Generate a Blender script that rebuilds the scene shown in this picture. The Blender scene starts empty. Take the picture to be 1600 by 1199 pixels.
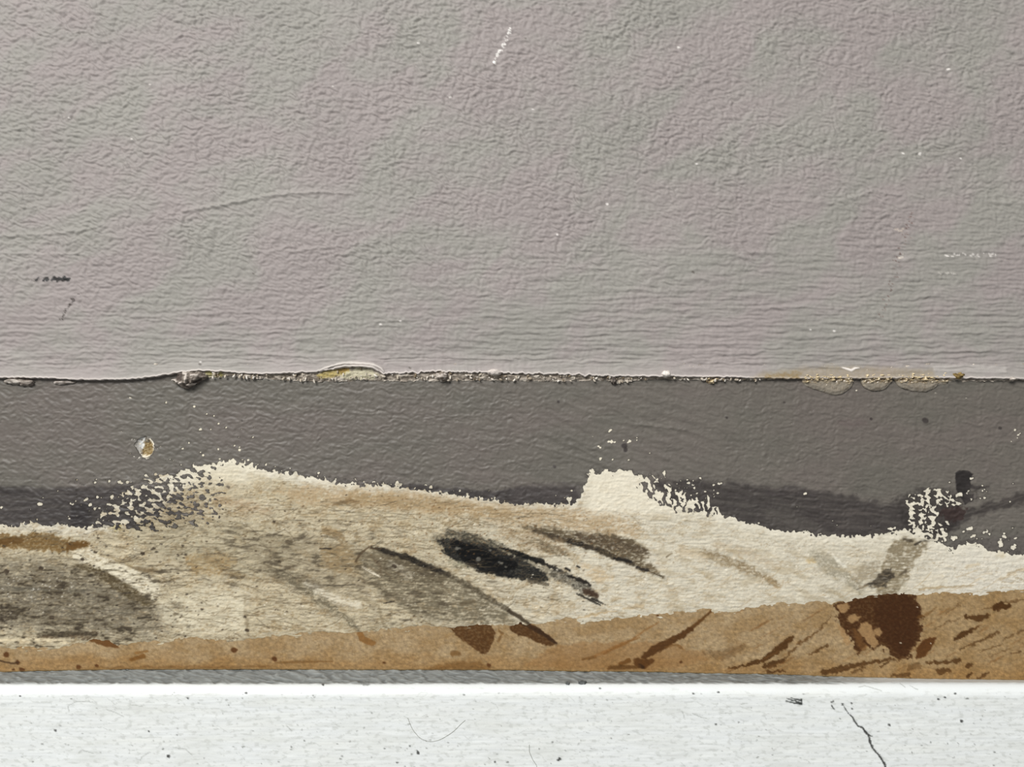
import bpy, bmesh, math, random
import numpy as np
from mathutils import Vector, Matrix

# ------------------------------------------------------------------ scale and camera
S = 0.0004            # metres that one photograph pixel covers on the wall plane
D = 0.48              # camera distance from the wall plane (y = 0)
Z0 = 0.27             # height of the optical axis above the floor
F = np.float32
scene = bpy.context.scene
COL = scene.collection

cam_d = bpy.data.cameras.new('camera'); cam = bpy.data.objects.new('camera', cam_d); COL.objects.link(cam)
cam_d.sensor_width = 36.0; cam_d.lens = 36.0 * 1200 / 1600; cam_d.clip_start = 0.01
cam.location = (0, -D, Z0); cam.rotation_euler = (math.pi / 2, 0, 0)
scene.camera = cam

w = bpy.data.worlds.new('world'); scene.world = w; w.use_nodes = True
w.node_tree.nodes['Background'].inputs[0].default_value = (0.97, 0.99, 1.0, 1)
w.node_tree.nodes['Background'].inputs[1].default_value = 0.27

def area(name, loc, target, size, power, color=(1, 1, 1)):
    l = bpy.data.lights.new(name, 'AREA'); l.shape = 'RECTANGLE'; l.size = size[0]; l.size_y = size[1]
    l.energy = power; l.color = color
    o = bpy.data.objects.new(name, l); COL.objects.link(o); o.location = loc
    o.rotation_euler = (Vector(target) - Vector(loc)).to_track_quat('-Z', 'Y').to_euler()
    return o
area('window_daylight', (-1.5, -3.0, Z0 + 2.25), (0, 0, Z0 - .05), (1.9, 1.4), 212.0, (1.0, 0.995, 0.98))

vs = scene.view_settings
vs.view_transform = 'Standard'; vs.look = 'None'; vs.gamma = 1.0; vs.exposure = 0.0; vs.use_curve_mapping = False

# ------------------------------------------------------------------ noise
_rs = np.random.RandomState(7)
_TAB = _rs.rand(4096).astype(F) * F(2 * math.pi)
_GX, _GY = np.cos(_TAB), np.sin(_TAB)
def perlin(x, y, seed=0):
    x = np.asarray(x, F); y = np.asarray(y, F)
    xf = np.floor(x); yf = np.floor(y)
    xi = xf.astype(np.int32); yi = yf.astype(np.int32)
    fx = x - xf; fy = y - yf
    def g(ix, iy, dx, dy):
        h = (ix * np.int32(73856093)) ^ (iy * np.int32(19349663)) ^ np.int32(seed * 83492791 & 0x7fffffff)
        h = (h ^ (h >> 13)) * np.int32(1274126177)
        h = (h ^ (h >> 16)) & 4095
        return _GX[h] * dx + _GY[h] * dy
    u = fx * fx * fx * (fx * (fx * 6 - 15) + 10); v = fy * fy * fy * (fy * (fy * 6 - 15) + 10)
    a = g(xi, yi, fx, fy); b = g(xi + 1, yi, fx - 1, fy)
    c = g(xi, yi + 1, fx, fy - 1); d = g(xi + 1, yi + 1, fx - 1, fy - 1)
    return ((a + u * (b - a)) + v * ((c + u * (d - c)) - (a + u * (b - a)))) * F(1.5)
np.seterr(over='ignore')
def fbm(x, y, oct=3, seed=0, gain=0.5):
    r = 0; a = 1.0
    for k in range(oct):
        r = r + a * perlin(x, y, seed + 17 * k); x = x * 2.03 + 5.1; y = y * 2.03 + 9.7; a *= gain
    return r
def sm(a, b, x):
    t = np.clip((x - a) / (b - a), 0, 1); return t * t * (3 - 2 * t)
def rot(x, y, deg):
    c, s = math.cos(math.radians(deg)), math.sin(math.radians(deg))
    return x * c + y * s, -x * s + y * c
def curve(pts, x):
    p = np.array(pts, F); return np.interp(x, p[:, 0], p[:, 1]).astype(F)
def lin(c):
    c = np.clip(np.asarray(c, F) / F(255), 0, 1)
    return np.where(c <= 0.04045, c / 12.92, ((c + 0.055) / 1.055) ** 2.4)
def L(*c):
    return tuple(float(v) for v in lin(np.array(c, F))) + (1.0,)

# ------------------------------------------------------------------ painting stains into the colour of a coat
class Coat:
    def __init__(s, X, Y, base):
        s.X = X.ravel(); s.Y = Y.ravel()
        s.C = np.empty((s.X.size, 3), F); s.C[:] = base
        s.H = np.zeros(s.X.size, F)
    def pick(s, x0, x1, y0, y1):
        return np.nonzero((s.X > x0) & (s.X < x1) & (s.Y > y0) & (s.Y < y1))[0]
    def mix(s, idx, m, col):
        m = m[:, None]; s.C[idx] = s.C[idx] * (1 - m) + np.array(col, F) * m
    def mul(s, k): s.C *= k[:, None]
    def warp(s, idx, rough, rs, seed):
        x, y = s.X[idx], s.Y[idx]
        if rough:
            dx = fbm(x / rs, y / rs, 3, seed) * rough; dy = fbm(x / rs + 31, y / rs + 7, 3, seed + 5) * rough
            return x + dx, y + dy
        return x, y
    def stroke(s, pts, wd, col, alpha=1.0, soft=3.0, rough=2.0, rs=9.0, streak=0.0, sl=40.0, sw=3.0, seed=1, height=0.0, grain=0.0):
        pts = np.array(pts, F); wd = np.array(wd if hasattr(wd, '__len__') else [wd] * len(pts), F)
        R = wd.max() + soft + 2 * rough + 4
        idx = s.pick(pts[:, 0].min() - R, pts[:, 0].max() + R, pts[:, 1].min() - R, pts[:, 1].max() + R)
        if not idx.size: return
        x, y = s.warp(idx, rough, rs, seed)
        best = np.full(idx.size, -1e9, F); sd = np.zeros(idx.size, F); along = np.zeros(idx.size, F); acc = 0.0
        for k in range(len(pts) - 1):
            ax, ay = pts[k]; bx, by = pts[k + 1]; vx, vy = bx - ax, by - ay; ll = max(1e-6, vx * vx + vy * vy); ln = math.sqrt(ll)
            t = np.clip(((x - ax) * vx + (y - ay) * vy) / ll, 0, 1)
            dd = np.hypot(x - ax - t * vx, y - ay - t * vy)
            q = (wd[k] + t * (wd[k + 1] - wd[k])) - dd
            up = q > best
            best = np.where(up, q, best)
            sd = np.where(up, ((x - ax) * vy - (y - ay) * vx) / ln, sd); along = np.where(up, acc + t * ln, along)
            acc += ln
        m = sm(-soft / 2, soft / 2, best)
        if streak:
            n = fbm(along / sl, sd / sw, 3, seed + 50)
            m = m * np.clip(1 - streak * sm(-0.1, 0.55, n + 0.15), 0, 1)
        if grain:
            n = fbm(s.X[idx] / 5, s.Y[idx] / 3.5, 3, seed + 90); m = m * np.clip(1 - grain * sm(-.2, .5, n), 0, 1)
        m = s.brk(idx, m, soft, seed, along, sd)
        s.mix(idx, np.minimum(m * alpha, 1), col)
        if height: s.H[idx] += m * height
    def brk(s, idx, m, soft, seed, u=None, v=None):
        if soft < 5 or not s.broken: return m
        if u is not None: n = .9 * fbm(u / 22, v / 2.6, 3, seed + 200) + .5 * fbm(s.X[idx] / 5, s.Y[idx] / 3.5, 2, seed + 210) + .3 * fbm(s.X[idx] / 16, s.Y[idx] / 3, 2, seed + 220)
        else: n = .8 * fbm(s.X[idx] / 16, s.Y[idx] / 2.8, 3, seed + 200) + .8 * fbm(s.X[idx] / 5, s.Y[idx] / 3.5, 2, seed + 210) + .4 * fbm(s.X[idx] / 30, s.Y[idx] / 18, 2, seed + 220)
        return np.clip(m * (1.18 + s.broken * n), 0, 1.2)
    broken = 0
    def poly(s, pts, col, alpha=1.0, soft=2.0, rough=2.0, rs=8.0, seed=1, grain=0.0, streak=None, height=0.0):
        pts = np.array(pts, F); R = soft + 2 * rough + 3
        idx = s.pick(pts[:, 0].min() - R, pts[:, 0].max() + R, pts[:, 1].min() - R, pts[:, 1].max() + R)
        if not idx.size: return
        x, y = s.warp(idx, rough, rs, seed)
        m = sm(-soft / 2, soft / 2, polysd(x, y, pts))
        if grain:
            n = fbm(s.X[idx] / 5, s.Y[idx] / 3.5, 3, seed + 90); m = m * np.clip(1 - grain * sm(-.2, .5, n), 0, 1)
        if streak:
            a, sl, sw, k = streak
            u, v = rot(s.X[idx], s.Y[idx], a); n = fbm(u / sl, v / sw, 3, seed + 70)
            m = m * np.clip(1 - k * sm(-.15, .5, n), 0, 1)
        m = s.brk(idx, m, soft, seed)
        s.mix(idx, np.minimum(m * alpha, 1), col)
        if height: s.H[idx] += m * height
    def spots(s, n, box, r, col, alpha=1.0, seed=1, squash=0.7, dens=None):
        g = random.Random(seed); k = 0; tries = 0
        while k < n and tries < n * 20:
            tries += 1
            px, py = g.uniform(box[0], box[2]), g.uniform(box[1], box[3])
            if dens and g.random() > dens(px, py): continue
            k += 1
            rr = r[0] + (r[1] - r[0]) * g.random() ** 2.2; a = g.uniform(-.5, .5)
            idx = s.pick(px - rr * 2 - 2, px + rr * 2 + 2, py - rr * 2 - 2, py + rr * 2 + 2) if s.grid is None else s.near(px, py, rr * 2 + 2)
            u, v = rot(s.X[idx] - px, s.Y[idx] - py, math.degrees(a))
            m = sm(rr + .6, rr - .6, np.hypot(u * (0.8 if squash < 1 else 1), v / squash))
            s.mix(idx, m * alpha * g.uniform(.5, 1), col)
    grid = None
    def near(s, px, py, r):
        xs, ys = s.grid
        i0, i1 = np.searchsorted(xs, [px - r, px + r]); j0, j1 = np.searchsorted(ys, [py - r, py + r])
        return (np.arange(j0, j1)[:, None] * xs.size + np.arange(i0, i1)[None, :]).ravel()
    def hairs(s, n, box, ln, col, alpha, seed, wdt=0.7, ang=None):
        g = random.Random(seed)
        for _ in range(n):
            x, y = g.uniform(box[0], box[2]), g.uniform(box[1], box[3]); a = g.uniform(0, 6.28) if ang is None else math.radians(g.gauss(*ang))
            l = g.uniform(*ln); p = [(x, y)]; c = g.gauss(0, .09)
            for _k in range(5):
                x += math.cos(a) * l / 5; y += math.sin(a) * l / 5; a += c; p.append((x, y))
            P_ = np.array(p)
            idx = s.near(P_[:, 0].mean(), P_[:, 1].mean(), l)
            X, Y = s.X[idx], s.Y[idx]; best = np.full(idx.size, 99, F)
            for k in range(5):
                ax, ay = p[k]; vx, vy = p[k + 1][0] - ax, p[k + 1][1] - ay
                t = np.clip(((X - ax) * vx + (Y - ay) * vy) / (vx * vx + vy * vy + 1e-9), 0, 1)
                best = np.minimum(best, np.hypot(X - ax - t * vx, Y - ay - t * vy))
            s.mix(idx, sm(wdt + .8, wdt - .5, best) * alpha * g.uniform(.4, 1), col)

def polysd(x, y, pts):
    """signed distance to a closed polygon, positive inside"""
    n = len(pts); ins = np.zeros(x.shape, bool); best = np.full(x.shape, 1e9, F)
    for k in range(n):
        ax, ay = pts[k]; bx, by = pts[(k + 1) % n]; vx, vy = bx - ax, by - ay
        t = np.clip(((x - ax) * vx + (y - ay) * vy) / (vx * vx + vy * vy + 1e-9), 0, 1)
        best = np.minimum(best, (x - ax - t * vx) ** 2 + (y - ay - t * vy) ** 2)
        if ay != by:
            c = ((ay > y) != (by > y)) & (x < (bx - ax) * (y - ay) / (by - ay) + ax); ins ^= c
    return np.where(ins, 1, -1).astype(F) * np.sqrt(best)

# ------------------------------------------------------------------ grids and meshes
def spread(a, b, step, margin, grow=1.25):
    core = list(np.arange(a, b + step, step)); st = step; lo = [core[0]]; hi = [core[-1]]
    while a - lo[-1] < margin: st = min(st * grow, 14); lo.append(lo[-1] - st)
    st = step
    while hi[-1] - b < margin: st = min(st * grow, 14); hi.append(hi[-1] + st)
    return np.array(lo[:0:-1] + core + hi[1:], F)
def world(px, py, y):
    k = (D + y) / D * S
    return (px - 800) * k, (599.5 - py) * k + Z0
def P(px, py, y=0.0):
    a, b = world(px, py, y); return Vector((float(a), float(y), float(b)))

def make_mesh(name, co, loops, starts, cols, mat, parent=None, smooth=True, link=True):
    me = bpy.data.meshes.new(name)
    me.vertices.add(len(co)); me.vertices.foreach_set('co', np.ascontiguousarray(co, F).ravel())
    me.loops.add(len(loops)); me.loops.foreach_set('vertex_index', np.ascontiguousarray(loops, np.int32))
    me.polygons.add(len(starts)); me.polygons.foreach_set('loop_start', np.ascontiguousarray(starts, np.int32))
    if cols is not None:
        at = me.attributes.new('paint', 'FLOAT_COLOR', 'POINT')
        c4 = np.ones((len(co), 4), F); c4[:, :3] = cols; at.data.foreach_set('color', c4.ravel())
    if smooth: me.polygons.foreach_set('use_smooth', np.ones(len(starts), bool))
    me.update(calc_edges=True); me.validate()
    me.materials.append(mat)
    o = bpy.data.objects.new(name, me); COL.objects.link(o)
    if parent: o.parent = parent
    return o

def grid_mesh(name, co, cols, mat, parent=None, mask=None, keep=None, rim=0.0):
    """co (ny,nx,3), mask (ny,nx) keep > 0: cut along the zero line, with the cut edge turned back by rim"""
    ny, nx = co.shape[:2]; cov = co.reshape(-1, 3); N = ny * nx
    I = np.arange(N).reshape(ny, nx)
    a, b, c, d = I[:-1, :-1], I[:-1, 1:], I[1:, 1:], I[1:, :-1]      # rows run downwards: a top-left, clockwise in view
    if mask is None:
        q = np.stack([a, d, c, b], -1).reshape(-1, 4)
        return make_mesh(name, cov, q.ravel(), np.arange(len(q)) * 4, cols, mat, parent)
    f = mask.astype(F).copy(); f[np.abs(f) < 1e-4] = 1e-4
    fv = f.ravel(); pos = f > 0
    code = (pos[:-1, :-1] * 1 + pos[:-1, 1:] * 2 + pos[1:, 1:] * 4 + pos[1:, :-1] * 8)
    he = {}; 
    hcross = pos[:, :-1] != pos[:, 1:]; vcross = pos[:-1, :] != pos[1:, :]
    HI = np.full(hcross.shape, -1, np.int64); VI = np.full(vcross.shape, -1, np.int64)
    nh = int(hcross.sum()); nv = int(vcross.sum())
    HI[hcross] = N + np.arange(nh); VI[vcross] = N + nh + np.arange(nv)
    hp = np.stack([I[:, :-1][hcross], I[:, 1:][hcross]], -1); vp = np.stack([I[:-1, :][vcross], I[1:, :][vcross]], -1)
    ep = np.concatenate([hp, vp]); t = fv[ep[:, 0]] / (fv[ep[:, 0]] - fv[ep[:, 1]]); t = np.clip(t, .02, .98)[:, None]
    eco = cov[ep[:, 0]] * (1 - t) + cov[ep[:, 1]] * t; ecol = cols[ep[:, 0]] * (1 - t) + cols[ep[:, 1]] * t
    A = np.concatenate([cov, eco]); C = np.concatenate([cols, ecol])
    top, rgt, bot, lef = HI[:-1], VI[:, 1:], HI[1:], VI[:, :-1]
    nm = {'a': a, 'b': b, 'c': c, 'd': d, 't': top, 'r': rgt, 'o': bot, 'l': lef}
    cases = {15: ['abcd'], 1: ['atl'], 2: ['brt'], 4: ['cor'], 8: ['dlo'], 3: ['abrl'], 6: ['bcot'], 12: ['cdlr'], 9: ['atod'],
             7: ['abcol'], 14: ['bcdlt'], 13: ['atrcd'], 11: ['abrod'], 5: ['atl', 'cor'], 10: ['brt', 'dlo']}
    segs = []; loops = []; starts = []; off = 0
    for k, polys in cases.items():
        sel = code == k
        if not sel.any(): continue
        for p in polys:
            arr = np.stack([nm[ch][sel] for ch in p[::-1]], -1)
            n = len(p); loops.append(arr.ravel()); starts.append(off + np.arange(len(arr)) * n); off += arr.size
            if k != 15:
                r = p[::-1]
                for i in range(n):
                    u, v = r[i], r[(i + 1) % n]
                    if u in 'trol' and v in 'trol': segs.append(np.stack([nm[u][sel], nm[v][sel]], -1))
    if rim and segs:
        sg = np.concatenate(segs); ne = len(eco)
        back = eco.copy(); back[:, 1] += rim
        base = len(A); A = np.concatenate([A, back, eco]); C = np.concatenate([C, ecol, ecol])
        q = np.stack([sg[:, 1] - N + base + ne, sg[:, 0] - N + base + ne, sg[:, 0] - N + base, sg[:, 1] - N + base], -1)
        loops.append(q.ravel()); starts.append(off + np.arange(len(q)) * 4); off += q.size
    loops = np.concatenate(loops); starts = np.concatenate(starts)
    used = np.zeros(len(A), bool); used[loops] = True
    remap = np.cumsum(used) - 1
    return make_mesh(name, A[used], remap[loops], starts, C[used], mat, parent)

# ------------------------------------------------------------------ materials
def material(name, rough=0.7, spec=0.3, color=None, grain=0.05, gscale=900, bump=0.0, bscale=1500, coat=0.0, trans=0.0):
    m = bpy.data.materials.new(name); m.use_nodes = True; nt = m.node_tree; N = nt.nodes
    b = N['Principled BSDF']; b.inputs['Roughness'].default_value = rough; b.inputs['Specular IOR Level'].default_value = spec
    tc = N.new('ShaderNodeTexCoord')
    if color is None:
        at = N.new('ShaderNodeAttribute'); at.attribute_name = 'paint'; src = at.outputs['Color']
    else:
        rg = N.new('ShaderNodeRGB'); rg.outputs[0].default_value = color; src = rg.outputs[0]
    ns = N.new('ShaderNodeTexNoise'); ns.inputs['Scale'].default_value = gscale; ns.inputs['Detail'].default_value = 4
    nt.links.new(tc.outputs['Object'], ns.inputs['Vector'])
    mr = N.new('ShaderNodeMapRange'); mr.inputs['From Min'].default_value = .25; mr.inputs['From Max'].default_value = .75
    mr.inputs['To Min'].default_value = 1 - grain; mr.inputs['To Max'].default_value = 1 + grain
    nt.links.new(ns.outputs['Fac'], mr.inputs['Value'])
    mx = N.new('ShaderNodeVectorMath'); mx.operation = 'SCALE'
    nt.links.new(src, mx.inputs[0]); nt.links.new(mr.outputs[0], mx.inputs['Scale'])
    nt.links.new(mx.outputs[0], b.inputs['Base Color'])
    if bump:
        n2 = N.new('ShaderNodeTexNoise'); n2.inputs['Scale'].default_value = bscale; n2.inputs['Detail'].default_value = 3
        nt.links.new(tc.outputs['Object'], n2.inputs['Vector'])
        bp = N.new('ShaderNodeBump'); bp.inputs['Strength'].default_value = bump; bp.inputs['Distance'].default_value = 0.0003
        nt.links.new(n2.outputs['Fac'], bp.inputs['Height']); nt.links.new(bp.outputs[0], b.inputs['Normal'])
    if coat: b.inputs['Coat Weight'].default_value = coat; b.inputs['Coat Roughness'].default_value = .12
    if trans: b.inputs['Transmission Weight'].default_value = trans
    return m
M_wall = material('taupe_wall_paint', .62, .3, grain=.05, gscale=2200, bump=.25, bscale=1900)
M_grey = material('dark_grey_paint', .5, .35, grain=.07, gscale=2400, bump=.3, bscale=1800)
M_cream = material('cream_undercoat', .8, .2, grain=.07, gscale=2300, bump=.35, bscale=1500)
M_brown = material('brown_board', .85, .15, grain=.09, gscale=2200, bump=.3, bscale=1700)
M_white = material('white_gloss_paint', .45, .35, grain=.02, gscale=2000, bump=.15, bscale=1200)
M_caulk = material('crumbled_caulk', .7, .3, grain=.2, gscale=1800, bump=.6, bscale=1500)
M_glue = material('dried_glue', .25, .5, grain=.12, gscale=900, bump=.35, bscale=900, coat=.5)

def tag(o, label=None, cat=None, group=None, kind=None):
    if label: o['label'] = label
    if cat: o['category'] = cat
    if group: o['group'] = group
    if kind: o['kind'] = kind
    return o

# ------------------------------------------------------------------ traced lines of the place (photograph pixels on the wall plane)
LIP = [(-1300, 592), (0, 590), (40, 590), (70, 591), (125, 593.5), (190, 593), (225, 591), (250, 587), (275, 583), (312, 579), (350, 581), (400, 584),
       (435, 584), (475, 582), (495, 581), (510, 578), (525, 576.5), (540, 573.5), (570, 573.5), (582, 576), (590, 580), (600, 584), (620, 583), (680, 581), (760, 582),
       (800, 584), (860, 584), (900, 586), (960, 588), (1000, 588), (1100, 589), (1140, 589), (1200, 591), (1250, 592), (1320, 591), (1400, 591), (1460, 590), (1500, 591), (1600, 592), (2900, 592)]
CAULK = [(-1300, 575), (240, 575), (262, 580), (290, 590), (330, 590), (360, 588), (400, 592), (450, 594), (500, 597), (545, 596), (560, 594), (600, 596), (650, 596), (700, 596), (750, 594), (800, 596), (870, 596),
         (950, 595), (965, 599), (1000, 594), (1040, 593), (1100, 594), (1120, 595), (1150, 595), (1190, 594), (1215, 592), (1250, 590), (1440, 592), (1465, 596), (1490, 597), (1520, 596), (1560, 596), (1600, 595), (2900, 594)]
CREAM = [(-1300, 815), (0, 820), (25, 822), (38, 817), (55, 814), (70, 824), (90, 818), (110, 822), (140, 825), (148, 816), (170, 812), (200, 811), (225, 800), (245, 788), (262, 768), (280, 752),
         (300, 738), (325, 728), (345, 722), (365, 719), (385, 725), (400, 728), (420, 735), (450, 738), (480, 744), (510, 751), (530, 754), (560, 757), (600, 758), (640, 763), (680, 768), (720, 775),
         (760, 780), (800, 788), (850, 787), (880, 789), (898, 787), (908, 775), (914, 758), (920, 740), (926, 733), (935, 741), (946, 732), (958, 742), (970, 732), (985, 736), (1000, 741), (1009, 752), (1014, 764),
         (1030, 772), (1045, 778), (1065, 782), (1085, 786), (1100, 793), (1118, 800), (1125, 806), (1145, 809), (1165, 817), (1190, 819), (1205, 827), (1240, 831), (1252, 829), (1275, 836), (1290, 837),
         (1330, 838), (1365, 837), (1385, 832), (1400, 831), (1412, 824), (1425, 830), (1445, 838), (1462, 846), (1480, 852), (1490, 862), (1496, 855), (1512, 848), (1528, 850), (1540, 858), (1548, 864), (1560, 860), (1572, 862),
         (1582, 866), (1600, 865), (2900, 868)]
BROWN = [(-1300, 1006), (0, 1011), (75, 1014), (105, 1010), (135, 1004), (150, 997), (170, 1003), (185, 1009), (220, 1005), (250, 1001), (287, 999), (312, 997), (350, 1002), (400, 997), (432, 995), (475, 990), (520, 989), (560, 987),
         (600, 984), (660, 979), (700, 980), (750, 977), (800, 976), (845, 975), (862, 971), (880, 967), (900, 965), (908, 974), (914, 975), (925, 972), (940, 970), (962, 966), (980, 967), (1017, 960), (1050, 959), (1075, 957),
         (1100, 950), (1112, 955), (1150, 955), (1170, 950), (1200, 946), (1225, 940), (1232, 945), (1260, 943), (1275, 939), (1290, 940), (1300, 945), (1335, 937), (1375, 930), (1400, 928), (1437, 929), (1475, 926), (1537, 929), (1555, 924), (1600, 922), (2900, 915)]
FOOT = [(-1300, 1054), (0, 1051), (62, 1049), (200, 1047), (400, 1047), (800, 1048), (900, 1050), (1000, 1050.5), (1100, 1053), (1200, 1054.5), (1300, 1058), (1450, 1062), (1600, 1064), (2900, 1068)]
Y_GREY, Y_CREAM, Y_BROWN = 0.0019, 0.0022, 0.0025
LEDGE = 1066.5

# ================================================================== wall_back
def build_wall():
    xs = spread(-10, 1610, 1.6, 1000); vr = np.concatenate([spread(0, 1, 1, 0)[:0], np.linspace(-1, 0, 1)])
    rows = np.concatenate([np.array([-1000, -860, -720, -600, -500, -420, -360, -300, -250, -210, -175, -140, -115, -90, -70, -55, -42, -32, -24, -17], F), np.arange(-10, 560, 1.55)]).astype(F)
    ny0 = rows.size; nb = 26                                   # then rows squeezed towards the lip
    X = np.tile(xs, (ny0 + nb, 1)).astype(F); Y = np.empty_like(X)
    Y[:ny0] = rows[:, None]
    lipn = curve(LIP, xs) + fbm(xs / 9, xs * 0, 3, 3) * 1.3 * (1 + sm(560, 620, xs) * sm(980, 940, xs)) + fbm(xs / 60, xs * 0 + 4, 2, 9) * .6
    last = rows[-1]
    for k in range(nb):
        t = (k + 1) / nb; Y[ny0 + k] = last + (lipn - last) * t
    d = lipn[None, :] - Y                                      # distance above the lip
    # paint relief: roller stipple above, horizontal brush marks below
    wx = fbm(X / 34, Y / 30, 2, 11) * 5; wy = fbm(X / 30, Y / 26, 2, 12) * 5
    xa, ya = rot(X + wx, Y + wy, 12)
    stip = .45 * perlin(xa / 15, ya / 7.5, 21) + 1.25 * np.minimum(np.abs(perlin(xa / 17, ya / 8.5, 35)), .45) + .9 * np.minimum(np.abs(perlin(xa / 11, ya / 6.5, 36)), .4) + .45 * perlin(xa / 7.5, ya / 4.2, 22) + .25 * perlin(X / 4, Y / 3.4, 23)
    brush = perlin((X + wx) / 75, (Y + wy * .5) / 6.0, 24) + .7 * perlin(X / 46, (Y + wy * .3) / 3.6, 25) + .4 * perlin(X / 16, Y / 4, 26)
    diag = sm(250, 620, Y + .10 * (X - 800) + 60 * fbm(X / 300, Y / 200, 2, 27))
    patch = .95 + .3 * fbm(X / 120, Y / 90, 2, 28)
    h = stip * (1 - .62 * diag) * patch * 0.00082 + brush * diag * 0.00055 + .00025 * fbm(X / 220, Y / 130, 2, 29)
    h *= sm(2, 26, d) * .75 + .25
    # smooth bead of paint along the lip
    h += 0.0011 * np.exp(-(np.maximum(d - 3, 0) / 13) ** 2) * (0.75 + .5 * fbm(X / 70, X * 0, 2, 31)) + .0006 * np.exp(-(np.maximum(d, 0) / 4) ** 2)
    co = Coat(X, Y, (153, 147, 142)); co.H = h.ravel()
    Xf, Yf = co.X, co.Y
    # pinkish and greenish-grey tints left by the roller
    u, v = rot(Xf + 40 * fbm(Xf / 120, Yf / 120, 2, 40), Yf, -35)
    tint = fbm(u / 230, v / 95, 3, 41) + .35 * fbm(Xf / 55, Yf / 40, 2, 42)
    p = sm(-.2, .5, tint)[:, None]
    co.C = co.C * (1 - p) + np.array((154, 145, 142), F) * p
    g = sm(.1, -.6, tint)[:, None]
    co.C = co.C * (1 - g) + np.array((149.5, 146, 139), F) * g
    co.mul(.965 + .02 * fbm(Xf / 160, Yf / 120, 3, 43))
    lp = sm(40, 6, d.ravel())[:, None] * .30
    co.C = co.C * (1 - lp) + np.array((178, 170, 165), F) * lp  # paler towards the lip: light on the swelling bead put into the colour
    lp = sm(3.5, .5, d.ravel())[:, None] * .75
    co.C = co.C * (1 - lp) + np.array((226, 216, 208), F) * lp  # bright line painted on the lip edge, where the bead catches light from above
    # ridges in the paint film
    def ridge(pts, wd, hh): co.stroke(pts, wd, (172, 166, 160), .15, 5, 1.0, 12, height=hh * 2.2, seed=5)
    ridge([(288, 330), (340, 322), (390, 311), (440, 303), (500, 300), (552, 304)], [1.5, 2.5, 3, 3, 2, 1], .00035)
    ridge([(0, 369), (60, 367), (120, 362), (165, 352)], [2.5, 2.5, 2, 1], .00028)
    ridge([(0, 396), (130, 398)], [2, 1], .0002)
    ridge([(420, 392), (470, 392), (520, 386), (590, 378)], [1.5, 2, 2, 1], .0002)
    ridge([(450, 165), (520, 152), (590, 160)], [1, 2, 1], .00015)
    ridge([(1120, 305), (1300, 318), (1360, 300), (1440, 310)], [1, 2, 2, 1], .0002)
    ridge([(1540, 316), (1600, 318)], [2, 3], .0003)
    for (x0, x1, y) in [(1080, 1300, 398), (860, 960, 420), (1150, 1330, 482), (900, 1020, 532), (1300, 1600, 522), (820, 990, 545), (1130, 1360, 555), (1480, 1600, 448), (60, 250, 552), (330, 480, 556),
                        (600, 800, 560), (850, 1010, 566), (0, 70, 520)]:
        ridge([(x0, y), ((x0 + x1) / 2, y - 3), (x1, y + 2)], [1, 2, 1], .0002)
    # plaster swelling at the left end, arch of peeling paint over the hollow
    co.stroke([(0, 552), (30, 560), (55, 575)], [8, 6, 3], (186, 180, 174), .2, 14, 2, height=.0005)
    for pts, wd, hh in [([(513, 575), (528, 569), (545, 567), (568, 568), (585, 570), (597, 576), (600, 581)], [1, 1.6, 2, 2, 2, 1.8, 1], .0011),
                        ([(525, 575), (540, 572), (566, 572), (584, 574), (592, 580)], [.8, 1.2, 1.2, 1.2, 1], .0014),
                        ([(500, 579), (512, 574), (520, 571)], [1, 1.5, 1], .0006)]:
        co.stroke(pts, wd, (216, 208, 200), .75, 2, .5, height=hh)
    # yellowed strip above the glue drips, paler repair patch, small pale chip
    co.poly([(1170, 588), (1205, 580), (1290, 573), (1400, 575), (1458, 578), (1462, 592), (1170, 594)], (146, 131, 106), .55, 9, 3, 20, seed=8, grain=.35)
    co.poly([(1195, 586), (1250, 581), (1250, 592), (1195, 592)], (132, 104, 58), .5, 4, 3, 6, seed=9, grain=.6)
    co.poly([(1457, 572), (1500, 571), (1572, 573), (1572, 583), (1500, 582), (1458, 581)], (182, 176, 170), .55, 2, 1.2, seed=4, height=.00025)
    co.stroke([(1316, 575), (1324, 577), (1329, 579), (1335, 576), (1341, 575)], [1, 1.6, 1.8, 1.6, 1], (238, 230, 222), .95, 1.5, .4, height=.0006)
    # scuffs
    g = random.Random(5)
    def dots(path, n, jit, r, col, al, hh=0):
        for _ in range(n):
            t = g.random() * (len(path) - 1); k = int(t); f = t - k
            x = path[k][0] * (1 - f) + path[k + 1][0] * f + g.gauss(0, jit); y = path[k][1] * (1 - f) + path[k + 1][1] * f + g.gauss(0, jit)
            co.stroke([(x, y), (x + g.uniform(-1, 3), y + g.uniform(-1, 1))], g.uniform(*r) * 1.15, col, min(1, al * g.uniform(.75, 1.2)), 1.6, .6, 4, seed=g.randint(0, 99), height=hh)
    dots([(12, 437), (60, 436)], 14, 1.2, (.5, 1.0), (118, 112, 106), .7)
    dots([(55, 437), (85, 436), (108, 437)], 26, 1.5, (.8, 1.8), (44, 42, 41), .9)
    dots([(84, 434), (106, 437)], 14, 1.6, (1.2, 2.4), (38, 37, 36), .9)
    dots([(96, 499), (107, 478), (122, 458)], 24, 1.6, (.4, 1.0), (62, 56, 52), .9)
    dots([(1424, 336), (1415, 372), (1403, 404), (1394, 440), (1380, 482), (1374, 500)], 60, 3.5, (.3, .75), (104, 84, 78), .8)
    dots([(1398, 362), (1412, 358)], 8, 2, (.8, 1.6), (196, 182, 168), .6)
    dots([(1408, 400), (1402, 404)], 4, 1.5, (.8, 1.6), (214, 204, 192), .7)
    dots([(797, 44), (789, 66), (778, 84), (771, 99)], 42, 1.0, (.4, 1.1), (236, 232, 226), .95, .0001)
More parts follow.
